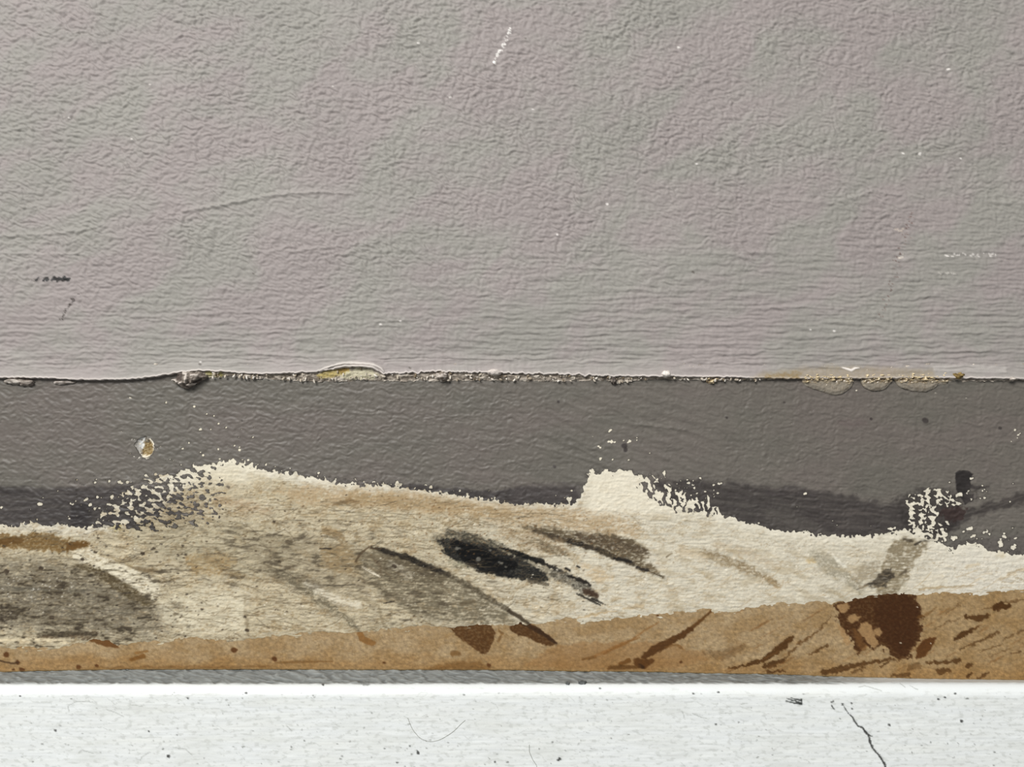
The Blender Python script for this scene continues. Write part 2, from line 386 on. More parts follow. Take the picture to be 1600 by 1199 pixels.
    dots([(771, 98), (773, 99)], 3, .6, (1.3, 1.8), (244, 240, 234), 1, .0001)
    dots([(1476, 399), (1506, 399), (1530, 400), (1558, 398)], 22, 1.4, (.5, 1.2), (214, 208, 202), .85, .0001)
    dots([(1462, 428), (1492, 428)], 8, .8, (.5, .9), (206, 200, 192), .7)
    for (x, y, r) in [(234, 133, 1), (108, 185, 1), (703, 153, 1.5), (653, 68, 1.3), (519, 135, 1), (206, 218, 1), (1059, 75, 1.6), (948, 319, 1.5), (1481, 109, 2), (1410, 240, 1.6), (1302, 518, 1.6), (1265, 516, 1.2), (832, 172, 1.2),
                      (870, 367, 1.6), (594, 507, 1.2), (1088, 257, 1.2), (625, 502, 1.2), (1436, 241, 2), (1500, 248, 1.3), (313, 566, 1.3)]:
        co.stroke([(x, y), (x + 1.5, y)], r, (222, 216, 210), .9, 1.4, .5, height=.00025)
    for (x, y, r) in [(395, 427, 1.2), (440, 180, 1), (1082, 425, 1.4), (930, 93, 1), (820, 60, 1.2), (312, 569, 1.6), (640, 575, 1.2)]:
        co.stroke([(x, y), (x + 2, y + 1)], r, (98, 92, 86), .8, 1.4, .5)
    H = co.H.reshape(X.shape)
    W = np.empty(X.shape + (3,), F); W[..., 0], W[..., 2] = world(X, Y, 0); W[..., 1] = -H
    # turn the edge under and back
    tail = []; tc = []
    yb = W[-1, :, 1]; zb = W[-1, :, 2]; n = 6; r = .0007 + .0003 * (fbm(xs / 12, xs * 0, 2, 33))
    C = co.C.reshape(X.shape + (3,))
    for k in range(1, n + 1):
        a = k / n * math.pi / 2; q = W[-1].copy(); q[:, 1] = yb + r * math.sin(a); q[:, 2] = zb - r * .45 * (1 - math.cos(a)); tail.append(q)
        tc.append(C[-1] * (1 - .1 * k / n))
    q = tail[-1].copy(); q[:, 1] = 0.0075; tail.append(q); tc.append(np.tile(np.array((150, 138, 128), F), (xs.size, 1)))
    W = np.concatenate([W, np.array(tail, F)]); C = np.concatenate([C, np.array(tc, F)])
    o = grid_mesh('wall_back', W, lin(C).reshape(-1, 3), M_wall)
    tag(o, 'taupe painted plaster wall with stippled roller and brush texture', kind='structure')
    return o

# ================================================================== baseboard_back: brown board, cream undercoat, dark grey paint
def build_board():
    xs = spread(-8, 1608, 1.6, 1000); t = np.linspace(0, 1, 104)
    foot = curve(FOOT, xs) + fbm(xs / 30, xs * 0, 2, 61) * .7
    top = np.full_like(xs, 905.0)
    Y = (top[None, :] + (foot - top)[None, :] * t[:, None]).astype(F); X = np.tile(xs, (t.size, 1)).astype(F)
    co = Coat(X, Y, (152, 129, 96)); Xf, Yf = co.X, co.Y; ALL = np.arange(Xf.size)
    n = fbm(Xf / 45, Yf / 30, 4, 62)
    co.mix(np.arange(Xf.size), sm(.0, .6, n) * .5, (138, 110, 72)); co.mix(np.arange(Xf.size), sm(.0, -.6, n) * .5, (164, 143, 111))
    fl = curve(FOOT, Xf) - Yf
    co.mix(np.arange(Xf.size), sm(34, 4, fl + 10 * fbm(Xf / 40, Yf / 20, 2, 63)) * .45, (136, 98, 52))
    co.mix(np.arange(Xf.size), sm(1180, 1600, Xf) * .28, (136, 104, 60))
    co.mul(1 + .10 * fbm(Xf / 7, Yf / 5, 3, 64) + .07 * fbm(Xf / 2.8, Yf / 2.4, 2, 67)); co.mix(ALL, sm(.3, .7, fbm(Xf / 9, Yf / 6, 3, 68)) * .35, (124, 98, 60))
    DK = (70, 43, 18); MD = (104, 72, 36); LT = (136, 100, 60)
    # worn, sunken or soaked patches
    co.poly([(860, 1012), (900, 1005), (940, 1004), (1000, 1003), (1012, 1000), (1026, 1006), (1060, 1004), (1072, 1018), (1100, 1014), (1108, 1030), (1060, 1045), (990, 1048), (900, 1046), (820, 1040)], LT, .5, 6, 4, 14, seed=3)
    co.poly([(690, 975), (765, 975), (775, 990), (768, 1008), (760, 1023), (750, 1020), (735, 1010), (715, 996), (702, 982)], DK, .88, 2, 2.5, 9, seed=4, grain=.25, height=-.0001)
    co.stroke([(708, 1021), (716, 1022)], [4, 4], MD, .7, 3, 1.5)
    co.poly([(796, 976), (806, 972), (820, 970), (838, 980), (852, 990), (866, 1000), (871, 1007), (860, 1010), (845, 1007), (828, 999), (810, 993), (798, 988)], (70, 44, 20), .92, 2, 2.2, 8, seed=5, grain=.2)
    co.stroke([(812, 972), (840, 985), (869, 1005)], [3, 3.5, 2], (48, 32, 20), .75, 3, 1.5, seed=3)
    co.stroke([(780, 985), (785, 992), (778, 1003)], [2, 2, 1.5], MD, .6, 2, 2)
    co.poly([(136, 1000), (150, 995), (165, 999), (182, 1006), (188, 1013), (172, 1012), (156, 1008)], (92, 58, 26), .85, 2.5, 1.5, seed=6)
    co.stroke([(560, 984), (566, 998), (575, 1003), (583, 1005)], [4, 5, 5, 4], (122, 84, 42), .8, 2.5, 1.5, seed=7)
    co.stroke([(205, 1031), (224, 1026)], [3, 3.5], (108, 72, 32), .85, 2.5, 1.2); co.stroke([(212, 1021), (230, 1018)], [2, 2], (124, 86, 42), .7, 2, 1)
    for (x, y, r) in [(365, 1016, 4.5), (33, 1047, 3.6), (122, 1043, 3), (9, 1023, 4), (27, 1035, 3), (428, 1030, 4), (150, 1040, 2.5), (763, 1040, 3), (1063, 1035, 2.2), (1027, 962, 1.6), (600, 1036, 1.5), (20, 1047, 1.6)]:
        co.stroke([(x, y), (x + 1.5, y + .5)], r, (80, 48, 22), .9, 2, 1.2, seed=int(x))
    co.stroke([(0, 1033), (16, 1037), (28, 1036)], [1.5, 1.3, 2], (60, 42, 26), .8, 2, 1)
    co.stroke([(120, 1045), (300, 1043), (420, 1043)], [1, 2.5, 2], MD, .6, 4, 2, 20, streak=.5)
    co.stroke([(430, 1036), (455, 1035), (520, 1034)], [1, 2, 1], MD, .6, 2, 1)
    co.poly([(660, 1048), (700, 1036), (740, 1033), (760, 1040), (770, 1049)], MD, .6, 6, 4, 12, seed=9)
    co.stroke([(1112, 955), (1095, 970), (1080, 982)], [1.5, 2.5, 3.2], (84, 54, 24), .9, 2, 1, 7, seed=2)
    co.stroke([(1079, 984), (1060, 996), (1042, 1006), (1024, 1015), (1008, 1026)], [4.5, 5, 5.5, 6.5, 5], (74, 46, 20), .92, 2, 2.2, 8, seed=3)
    co.stroke([(1040, 1012), (1058, 1008), (1066, 1014)], [1.5, 2, 1.5], MD, .6, 2, 1.5)
    co.stroke([(996, 1034), (1006, 1038), (1016, 1034)], [6, 8, 5], (80, 50, 22), .92, 3, 2, seed=4); co.stroke([(1000, 1041), (1004, 1043)], 3, (46, 30, 18), .8, 3, 1)
    co.stroke([(970, 1038), (983, 1032)], [3.5, 3.5], (100, 66, 30), .9, 2, 1.4); co.stroke([(950, 1044), (985, 1043), (1000, 1042)], [2, 3.5, 2], (82, 54, 24), .8, 3, 2)
    co.stroke([(910, 1031), (930, 1027)], [1.5, 3], MD, .8, 2, 1); co.stroke([(930, 1026), (955, 1014), (985, 1001), (1012, 983), (1030, 972)], [2, 2.2, 1.8, 1.3, .8], (130, 90, 48), .75, 2, 1.3, streak=.35, sl=12)
    co.stroke([(944, 1022), (965, 1011), (1000, 996)], [1.5, 1.8, 1], (120, 82, 42), .7, 2, 1.2)
    # long slanted gouges on the right
    for pts, wd, a in [([(1140, 1045), (1165, 1040), (1190, 1033), (1208, 1022), (1225, 1008), (1238, 996)], [1.5, 2, 2.5, 5, 6, 2.5], .85), ([(1248, 1007), (1268, 995), (1300, 965)], [2.5, 1.6, .8], .6), ([(1195, 1042), (1212, 1037), (1224, 1033)], [5, 5, 2], .8),
                       ([(1265, 1024), (1280, 1015), (1294, 1009)], [.8, 1.8, 1], .7), ([(1286, 1051), (1306, 1048), (1330, 1042), (1360, 1036), (1395, 1030)], [4, 5, 4, 3, 2], .75), ([(1200, 1052), (1224, 1049)], [3, 2], .75),
                       ([(1492, 999), (1505, 991), (1528, 980)], [3, 4, 2], .85), ([(1508, 964), (1528, 968), (1544, 962)], [3, 4.5, 3], .8), ([(1554, 950), (1566, 947), (1577, 948)], [5, 5.5, 3.5], .9),
                       ([(1534, 1020), (1550, 1012), (1566, 1008)], [1, 1.8, 1], .55), ([(1500, 1015), (1530, 1003), (1562, 988)], [1.2, 2, 2], .6), ([(1450, 1036), (1475, 1036), (1500, 1032)], [2, 3, 3.5], .75), ([(1468, 1050), (1482, 1048)], [5, 3.5], .7),
                       ([(1512, 1042), (1516, 1040)], [4, 3.5], .75), ([(1535, 952), (1560, 945), (1600, 936)], [1, 1.6, 1.5], .5), ([(1512, 1058), (1520, 1052)], [2.5, 1.5], .8), ([(1530, 1060), (1545, 1052)], [2.5, 1.5], .7), ([(1580, 1022), (1594, 1018)], [1, 2], .6),
                       ([(1330, 1052), (1352, 1044)], [2, 1.5], .5), ([(1376, 1042), (1388, 1036)], [2.5, 2], .7), ([(1100, 1020), (1130, 1025), (1160, 1012)], [3, 8, 5], .25), ([(1420, 1045), (1435, 1040)], [4, 5], .4), ([(1395, 1056), (1420, 1055)], [3, 3], .6), ([(1220, 1035), (1245, 1012)], [1, 2], .6),
                       ([(1460, 985), (1480, 972), (1500, 968)], [1, 2, 1], .4), ([(1568, 1000), (1600, 985)], [.8, 1.6], .5), ([(1478, 960), (1500, 945)], [1, 1.8], .35), ([(1540, 1030), (1575, 1015)], [.8, 1.5], .4)]:
        co.stroke(pts, wd, (72, 46, 20), min(1, a * 1.1), 2.0, 2.8, 7, seed=int(pts[0][0]) % 97, height=-.00008)
    for k in range(44):                                       # many finer ones
        g = random.Random(k + 300); x = g.uniform(1120, 1610); y = g.uniform(958, 1054); l = g.uniform(10, 44)
        co.stroke([(x, y), (x + l * .5, y - l * .28), (x + l, y - l * .56)], [.5, g.uniform(.8, 1.8), .5], (112, 76, 40), g.uniform(.25, .6), 2, 1.5, 7, seed=k)
    # the large dark soaked patch
    co.poly([(1304, 944), (1322, 936), (1345, 930), (1375, 925), (1412, 924), (1428, 932), (1436, 944), (1437, 955), (1442, 962), (1436, 972), (1443, 982), (1436, 990), (1438, 1003), (1424, 1016), (1424, 1026), (1412, 1031), (1398, 1031), (1388, 1018), (1378, 1008),
             (1366, 1015), (1352, 1010), (1346, 1020), (1338, 1020), (1332, 1008), (1328, 996), (1318, 985), (1312, 972), (1306, 966), (1308, 956)], (62, 36, 15), .95, 2.5, 5.5, 8, seed=11, grain=.2, height=-.0001)
    co.poly([(1372, 932), (1425, 930), (1436, 950), (1436, 990), (1420, 1020), (1402, 1026), (1388, 1010), (1376, 990), (1366, 960)], (58, 33, 15), .7, 10, 6, 12, seed=12, grain=.3)
    for pts in [[(1345, 974), (1356, 972), (1364, 984), (1370, 1000), (1374, 1006), (1364, 1014), (1354, 1002), (1342, 988)], [(1366, 984), (1374, 982), (1379, 988), (1376, 994), (1368, 994)], [(1324, 964), (1336, 960), (1345, 964), (1342, 970), (1330, 974), (1324, 970)],
                [(1308, 946), (1322, 942), (1328, 948), (1322, 956), (1312, 958)], [(1306, 974), (1316, 980), (1330, 1006), (1322, 1010)]]:
        co.poly(pts, (158, 126, 86), .85, 2.5, 2, 7, seed=int(pts[0][0]))
    co.stroke([(1335, 985), (1342, 1000), (1348, 1012)], [3, 5, 6], (108, 74, 40), .7, 4, 2)
    co.poly([(1432, 1030), (1432, 1012), (1440, 1002), (1452, 997), (1463, 997), (1456, 1013), (1446, 1026)], (80, 48, 20), .93, 2, 1.8, 8, seed=13)
    co.stroke([(1436, 965), (1450, 960), (1462, 950)], [3, 2, .8], MD, .6, 3, 2)
    for (x, y) in [(1433, 949), (1407, 1005), (1454, 1006)]: co.stroke([(x, y), (x + .6, y)], .9, (226, 214, 190), .8, 1.2, 0)
    co.mix(np.arange(Xf.size), sm(2.8, .6, fl) * .5, (104, 92, 66))
    co.mul(1 + .07 * fbm(Xf / 6, Yf / 4.5, 3, 69) + .05 * fbm(Xf / 2.4, Yf / 2.2, 2, 60))
    hi = sm(8, 40, Yf - curve(BROWN, Xf)); h = .00004 * fbm(Xf / 5, Yf / 4, 3, 65) + (.00012 * fbm(Xf / 5, Yf / 4, 3, 65) + .0001 * fbm(Xf / 60, Yf / 40, 2, 66) + co.H) * hi
    W = np.empty(X.shape + (3,), F); yy = Y_BROWN - h.reshape(X.shape); W[..., 1] = yy; W[..., 0], W[..., 2] = world(X, Y, Y_BROWN)
    C = co.C.reshape(X.shape + (3,))
    q = W[-1].copy(); q[:, 1] += .010; p = W[0].copy(); p[:, 1] = .0075; p[:, 2] += .004; p2 = p.copy(); p2[:, 2] += 0.16
    W = np.concatenate([p2[None], p[None], W, q[None]]); C = np.concatenate([C[:1], C[:1], C, C[-1:]])
    o = grid_mesh('baseboard_back', W, lin(C).reshape(-1, 3), M_brown)
    tag(o, 'brown fibre skirting board stained dark where its paint is gone', kind='structure')
    return o

def cream_exposed(x, y):
    pts = CREAM + [(2900, 1000), (-1300, 1000)]
    return polysd(x, y, np.array(pts, F))

def build_cream(parent):
    xs = spread(-8, 1608, 1.35, 1000); ys = np.concatenate([np.arange(600, 700, 4), np.arange(700, 1024, 1.35)]).astype(F)
    X, Y = np.meshgrid(xs, ys); X = X.astype(F); Y = Y.astype(F)
    co = Coat(X, Y, (212, 204, 184)); co.broken = 1.1; co.grid = (xs, ys); Xf, Yf = co.X, co.Y; ALL = np.arange(Xf.size)
    top = curve(CREAM, Xf)
    depth = Yf - top
    # warm age tone on the left, whiter paint on the right
    warm = sm(1000, 560, Xf) * sm(0, 30, depth + 12 * fbm(Xf / 50, Yf / 30, 2, 70))
    co.mix(ALL, warm * .8, (190, 176, 145)); co.mix(ALL, sm(1380, 1520, Xf) * .6, (226, 220, 206))
    fib = fbm((Xf + 12 * fbm(Xf / 60, Yf / 40, 2, 71)) / 34, (Yf + 3 * fbm(Xf / 90, Yf / 20, 2, 71)) / 2.6, 3, 72)
    mott = fbm(Xf / 26, Yf / 15, 4, 73)
    co.mix(ALL, sm(.1, .7, mott) * .38 * sm(1300, 800, Xf), (176, 152, 112)); co.mix(ALL, sm(.1, .75, fbm(Xf / 18, Yf / 11, 4, 74)) * .3 * sm(1150, 500, Xf), (150, 138, 116))
    grit = fbm(Xf / 5, Yf / 3.2, 3, 81); fine = fbm(Xf / 2.6, Yf / 2.2, 2, 82)
    dl = .35 + .65 * sm(1250, 650, Xf)
    co.mul(1 + fib * (.12 - .05 * sm(1000, 1300, Xf)) - .01 + .05 * grit * dl + .035 * fine)
    co.mix(ALL, sm(.22, .75, grit + .5 * mott) * .5 * dl, (140, 118, 86)); co.mix(ALL, sm(.3, .8, fib + .35 * mott) * .45 * dl, (122, 108, 84))
    co.mix(ALL, sm(.3, .8, -grit) * .35, (230, 221, 200)); co.mul(.965 - .05 * sm(.1, .7, fbm(Xf / 12, Yf / 4, 3, 84)))
    co.hairs(320, (0, 780, 900, 1000), (10, 44), (222, 212, 188), .5, 32, .45, (3, 9)); co.hairs(150, (0, 760, 1000, 990), (8, 40), (228, 220, 200), .55, 5, .5, (6, 14))
    # tan belt under the dark paint in the middle
    co.poly([(430, 765), (520, 760), (600, 762), (700, 775), (800, 792), (880, 792), (940, 800), (985, 812), (1010, 835), (960, 838), (860, 825), (760, 812), (660, 800), (560, 792), (470, 790)], (168, 144, 110), .6, 14, 5, 18, seed=3, grain=.5)
    co.poly([(540, 768), (640, 772), (760, 788), (850, 800), (760, 808), (620, 795), (540, 785)], (150, 125, 88), .45, 12, 5, 16, seed=4, grain=.5)
    co.stroke([(520, 790), (545, 782), (560, 785)], [2, 4, 2], (110, 86, 56), .6, 4, 2, 8, seed=6); co.stroke([(340, 780), (380, 790), (420, 800)], [5, 8, 5], (150, 122, 92), .35, 12, 4, 12, grain=.6)
    # left: big greyish worn area, brown smear, pale ridge
    co.poly([(-1300, 872), (0, 872), (60, 868), (110, 880), (170, 888), (225, 925), (262, 950), (262, 985), (225, 1000), (150, 996), (60, 990), (0, 988), (-1300, 985)], (116, 108, 92), .62, 26, 7, 22, seed=7, grain=.35, streak=(2, 40, 3, .4))
    co.poly([(0, 900), (80, 895), (160, 910), (210, 935), (225, 965), (150, 980), (60, 975), (0, 972)], (92, 85, 72), .55, 24, 7, 18, seed=8, grain=.5, streak=(2, 36, 3, .45))
    co.poly([(-10, 950), (20, 945), (34, 958), (18, 970), (-10, 972)], (52, 44, 34), .75, 8, 5, 10, seed=9, streak=(2, 24, 3, .6))
    co.stroke([(0, 918), (60, 922), (130, 924)], [2, 3, 2], (74, 70, 60), .6, 4, 2, 14, streak=.6, sl=18)
    co.poly([(-60, 838), (0, 834), (34, 838), (55, 832), (80, 834), (100, 842), (118, 847), (138, 846), (138, 853), (126, 858), (108, 864), (80, 862), (50, 858), (20, 857), (-60, 858)], (106, 80, 42), .88, 4, 5, 8, seed=10, grain=.35)
    co.poly([(102, 848), (120, 846), (138, 847), (137, 854), (124, 858), (106, 862)], (92, 64, 28), .85, 3, 2.5, 7, seed=11); co.stroke([(2, 848), (30, 844)], [5, 6], (90, 64, 30), .8, 4, 3, 7, seed=12)
    co.poly([(112, 862), (125, 858), (142, 859), (160, 866), (182, 878), (205, 888), (228, 896), (246, 912), (252, 930), (240, 938), (225, 930), (205, 915), (186, 905), (168, 896), (148, 886), (128, 880), (114, 872)], (212, 203, 180), .85, 6, 3, 9, seed=13, grain=.25, height=.0002)
    co.stroke([(120, 884), (142, 890), (165, 900), (188, 918), (214, 934), (232, 944)], [3, 5, 7, 8, 8, 4], (78, 66, 44), .8, 7, 3.5, 9, seed=14, grain=.5)
    co.stroke([(200, 884), (222, 891), (252, 893)], [1, 3, 2], (104, 88, 64), .7, 3, 1.5, seed=15); co.stroke([(150, 864), (205, 884)], [2, 2], (160, 142, 108), .5, 4, 2)
    co.stroke([(130, 1000), (152, 990), (110, 994), (60, 996)], [3, 3, 4, 3], (66, 52, 36), .75, 3, 2.5, 8, seed=16, streak=.6, sl=14, sw=2.5)
    co.stroke([(60, 992), (110, 990), (150, 992)], [2, 3, 1.5], (52, 44, 32), .75, 2.5, 1.5, 9, streak=.5, sl=16); co.stroke([(0, 1002), (60, 1000), (100, 1003)], [3, 4, 3], (226, 210, 176), .6, 4, 2, 10, streak=.4)
    co.stroke([(215, 966), (235, 965)], [1.2, 1.5], (48, 42, 34), .85, 1.5, .8); co.stroke([(175, 984), (248, 981)], [1.2, 1], (70, 62, 48), .6, 2, 1); co.stroke([(190, 980), (204, 985)], [2, 2.5], (54, 46, 36), .8, 2, 1)
    co.stroke([(262, 955), (285, 945), (270, 952)], [2, 1, 1], (108, 98, 80), .6, 3, 2); co.poly([(290, 870), (330, 862), (365, 868), (372, 882), (340, 898), (300, 896)], (150, 120, 76), .55, 10, 4, 12, seed=17, grain=.4)
    co.stroke([(322, 874), (336, 880), (362, 896), (395, 905)], [2, 5, 5, 3], (116, 92, 58), .55, 6, 3, 9, seed=18, grain=.5)
    co.poly([(200, 822), (250, 812), (340, 810), (420, 826), (470, 850), (470, 880), (390, 905), (320, 890), (250, 870), (210, 850)], (150, 142, 118), .32, 30, 6, 18, seed=19, streak=(3, 30, 3, .5))
    co.poly([(225, 790), (300, 770), (330, 790), (300, 820), (230, 822)], (120, 104, 80), .35, 16, 5, 9, seed=20, grain=.6)
    co.poly([(170, 822), (184, 820), (190, 826), (178, 830)], (170, 156, 96), .5, 6, 3, seed=21)
    co.stroke([(382, 930), (384, 960), (388, 990)], [1.2, 2.5, 2.5], (104, 88, 62), .5, 4, 2, 9, grain=.5); co.poly([(255, 938), (330, 915), (385, 935), (380, 985), (300, 990), (262, 975)], (214, 206, 182), .5, 26, 6, 20, seed=22)
    # centre: worn grey area between the two scratches
    co.poly([(380, 845), (470, 838), (560, 852), (600, 868), (600, 905), (560, 930), (480, 918), (410, 900)], (128, 116, 94), .5, 26, 6, 16, seed=23, streak=(4, 34, 3, .5), grain=.3)
    co.stroke([(508, 828), (528, 836), (538, 848)], [5, 6, 3], (132, 108, 74), .6, 7, 3, seed=24); co.poly([(500, 856), (545, 850), (565, 880), (545, 896), (505, 890)], (134, 110, 74), .5, 14, 4, seed=25, grain=.3)
    co.stroke([(428, 895), (455, 905), (482, 920), (500, 940), (525, 952), (545, 970), (560, 985)], [6, 10, 10, 8, 6, 5, 3], (100, 92, 74), .7, 12, 4, 10, seed=26, streak=.5, sl=16, sw=4)
    co.stroke([(480, 912), (505, 928), (530, 940), (560, 945)], [5, 6, 6, 5], (214, 206, 186), .6, 8, 3, 9, seed=27); co.stroke([(562, 932), (590, 948), (602, 982)], [2, 3, 2], (136, 122, 96), .5, 5, 2)
    co.poly([(556, 862), (590, 858), (640, 870), (690, 896), (735, 920), (775, 948), (806, 974), (760, 975), (690, 972), (640, 958), (600, 935), (575, 905)], (108, 99, 80), .78, 14, 5, 14, seed=28, streak=(8, 30, 3, .5), grain=.2)
    co.poly([(600, 862), (650, 876), (700, 902), (690, 915), (640, 905), (600, 890)], (80, 70, 53), .6, 14, 5, 12, seed=29, streak=(20, 20, 3, .5))
    co.stroke([(580, 855), (606, 863), (636, 871), (660, 882), (700, 898)], [1.5, 3.6, 4.6, 4.6, 3.8], (26, 22, 18), .95, 3, 1.6, 7, seed=30, streak=.2, sl=14)
    co.stroke([(698, 897), (726, 912), (760, 933), (796, 955)], [4, 4.5, 4, 3.5], (66, 58, 44), .8, 4, 2.2, 7, seed=31, grain=.4)
    co.stroke([(795, 955), (815, 967), (835, 982)], [3, 3, 2.5], (52, 42, 30), .85, 2.5, 1.5, seed=32)
    co.stroke([(556, 878), (562, 866), (576, 856), (590, 858)], [1.8, 2.2, 1.5, 1], (72, 56, 38), .8, 2, 1.2, seed=33); co.stroke([(566, 886), (580, 894), (594, 902)], [1.2, 1.8, 1], (232, 222, 200), .95, 1.6, .8, height=.0004)
    co.stroke([(580, 872), (592, 880), (596, 898)], [2, 3, 2], (84, 70, 52), .55, 4, 2); co.stroke([(610, 882), (640, 900)], [6, 7], (204, 196, 176), .5, 7, 3, 9, grain=.4)
    co.stroke([(600, 943), (616, 940)], [.9, .9], (36, 32, 28), .9, 1.2, .3); co.stroke([(500, 858), (517, 857)], [1, 1.5], (36, 32, 28), .9, 1.2, .3); co.stroke([(510, 916), (555, 914)], [.9, .9], (72, 64, 52), .8, 1.5, .5)
    co.stroke([(720, 945), (740, 940)], [3, 3], (92, 80, 60), .7, 3, 1.5)
    # black scorched-looking scuff
    co.poly([(672, 838), (700, 830), (740, 836), (765, 846), (790, 858), (820, 868), (846, 882), (872, 896), (846, 912), (815, 904), (780, 900), (752, 892), (722, 880), (700, 866), (682, 852)], (112, 104, 86), .6, 10, 4, 10, seed=34, streak=(24, 30, 3, .4))
    co.stroke([(690, 846), (712, 858), (745, 868), (780, 880), (815, 890), (850, 903)], [6, 16, 21, 20, 16, 7], (22, 22, 21), .97, 4.5, 4, 7, seed=35, streak=.22, sl=30, sw=2.6)
    co.stroke([(710, 850), (735, 866), (770, 882), (800, 884)], [6, 15, 14, 8], (8, 8, 8), .97, 4, 3, 6, seed=36, streak=.15, sl=26, sw=2.6)
    co.stroke([(748, 890), (770, 893), (800, 902)], [5, 4, 2], (18, 18, 17), .9, 3, 2.5, 6, seed=37, streak=.4, sl=12, sw=2); co.stroke([(700, 832), (740, 842), (790, 855)], [5, 7, 3], (62, 58, 48), .75, 6, 3, 7, seed=38, streak=.5, sl=24, sw=2.5)
    co.stroke([(782, 856), (806, 864), (830, 873), (846, 878)], [2, 3.5, 3.5, 5], (14, 14, 13), .95, 2, 1.5, 6, seed=39); co.stroke([(846, 880), (862, 886), (874, 892)], [2, 3, 2], (26, 24, 22), .9, 2, 1.8, 5, seed=40)
    co.stroke([(884, 889), (890, 892)], [2, 2], (24, 22, 20), .9, 1.5, .8); co.stroke([(902, 885), (906, 887)], [1.6, 1.6], (24, 22, 20), .9, 1.5, .6)
    co.stroke([(868, 896), (890, 906), (915, 920), (930, 932)], [8, 9, 9, 4], (58, 54, 46), .85, 4, 3, 6, seed=41, streak=.45, sl=20, sw=2.5, grain=.3); co.stroke([(888, 900), (910, 908), (922, 914)], [2, 3, 2], (30, 26, 22), .9, 2, 1.5, 5, seed=42)
    co.stroke([(915, 924), (930, 930)], [5, 5], (54, 36, 24), .8, 4, 2, 6); co.stroke([(902, 928), (922, 938), (938, 946)], [1.5, 2, 1.2], (38, 34, 28), .9, 1.8, 1.2, 6); co.stroke([(925, 936), (942, 943)], [2, 1], (30, 26, 22), .9, 1.8, 1, 5)
    co.stroke([(690, 862), (716, 876)], [1.2, 1.6], (30, 28, 25), .85, 1.6, 1); co.stroke([(705, 878), (730, 886)], [5, 4], (122, 118, 96), .5, 6, 3, 6, grain=.6); co.stroke([(826, 908), (856, 914)], [2, 2], (66, 60, 50), .7, 3, 1.5, 5)
    for (x, y, r) in [(713.5, 857, 2.6), (747, 874, 3), (783, 880, 2), (765, 860, 1.4), (718, 857, 1.2), (779, 878, 1.2), (790, 886, 1.3), (830, 885, 1.2)]: co.stroke([(x, y), (x + 1.2, y + .4)], r, (124, 120, 110), .75, 2, .8, height=.0003)
    # second smear to its right
    co.poly([(815, 822), (860, 824), (905, 832), (955, 834), (985, 842), (1010, 856), (1018, 868), (1002, 872), (1035, 898), (1038, 905), (1000, 890), (960, 874), (920, 860), (880, 848), (838, 834)], (92, 80, 61), .85, 8, 4, 10, seed=43, streak=(22, 36, 3, .35))
    co.stroke([(832, 829), (862, 838), (888, 846)], [2, 4, 4], (50, 42, 32), .85, 4, 2, 7, seed=44, grain=.3); co.stroke([(888, 846), (920, 855), (944, 862)], [3.5, 4, 3], (34, 29, 24), .88, 3, 2, 6, seed=45, streak=.3, sl=14)
    co.stroke([(936, 858), (946, 864), (962, 872), (980, 876), (990, 883)], [3, 5, 4, 3.5, 2], (60, 52, 40), .85, 3, 2, 6, seed=46); co.stroke([(960, 872), (985, 878)], [3, 2.5], (28, 25, 22), .85, 2.5, 1.5, 5); co.stroke([(994, 887), (1012, 892)], [2, 2.5], (34, 30, 26), .85, 2, 1.5, 5); co.stroke([(1014, 893), (1036, 902)], [1.3, .7], (60, 50, 38), .8, 1.5, .8)
    co.stroke([(905, 838), (960, 850), (1005, 862)], [6, 8, 5], (70, 58, 44), .6, 8, 4, 8, seed=47, streak=.5, sl=24, sw=3)
    co.poly([(780, 822), (830, 830), (880, 846), (890, 862), (860, 868), (820, 852), (780, 838)], (142, 120, 90), .5, 10, 4, 8, seed=48, grain=.6); co.stroke([(845, 852), (880, 866)], [7, 6], (96, 84, 64), .55, 7, 3, 6, seed=49, grain=.7)
    co.stroke([(1042, 870), (1050, 866)], [1.5, 1], (96, 84, 64), .7, 2, 1); co.poly([(905, 880), (940, 890), (958, 905), (935, 912), (920, 900)], (186, 162, 126), .5, 10, 4, seed=50)
    co.poly([(830, 945), (870, 940), (900, 948), (870, 960), (835, 962)], (180, 160, 126), .45, 12, 5, seed=51, grain=.5); co.stroke([(975, 951), (1004, 946)], [2, 3], (176, 154, 118), .6, 4, 2); co.stroke([(900, 968), (930, 960), (962, 955)], [1, 2, 1], (170, 142, 100), .6, 3, 2)
    # right: soft diagonal smears, then a painted grey shadow
    co.stroke([(1100, 862), (1130, 876), (1165, 888), (1190, 900), (1215, 914)], [5, 8, 7, 6, 4], (128, 110, 82), .7, 9, 4, 9, seed=52, streak=.5, sl=16, sw=3); co.stroke([(1120, 852), (1170, 866), (1215, 885)], [5, 7, 5], (170, 152, 124), .45, 10, 4, 9, seed=53, grain=.5)
    co.stroke([(1062, 860), (1100, 872)], [5, 4], (190, 172, 142), .5, 10, 4); co.poly([(1255, 872), (1275, 870), (1276, 880), (1262, 882)], (190, 162, 112), .5, 6, 3, seed=54)
    co.stroke([(1275, 868), (1300, 885), (1325, 905), (1345, 922)], [9, 13, 11, 7], (140, 132, 112), .62, 14, 4, 9, seed=55, streak=.5, sl=22, sw=3); co.stroke([(1295, 862), (1320, 885), (1338, 900)], [2, 3, 2], (226, 220, 204), .7, 3, 2, 8)
    co.stroke([(1282, 918), (1304, 928), (1322, 940)], [4, 7, 5], (160, 150, 128), .5, 9, 4, 8, grain=.4); co.stroke([(1200, 905), (1215, 918)], [3, 3], (150, 126, 90), .5, 6, 3)
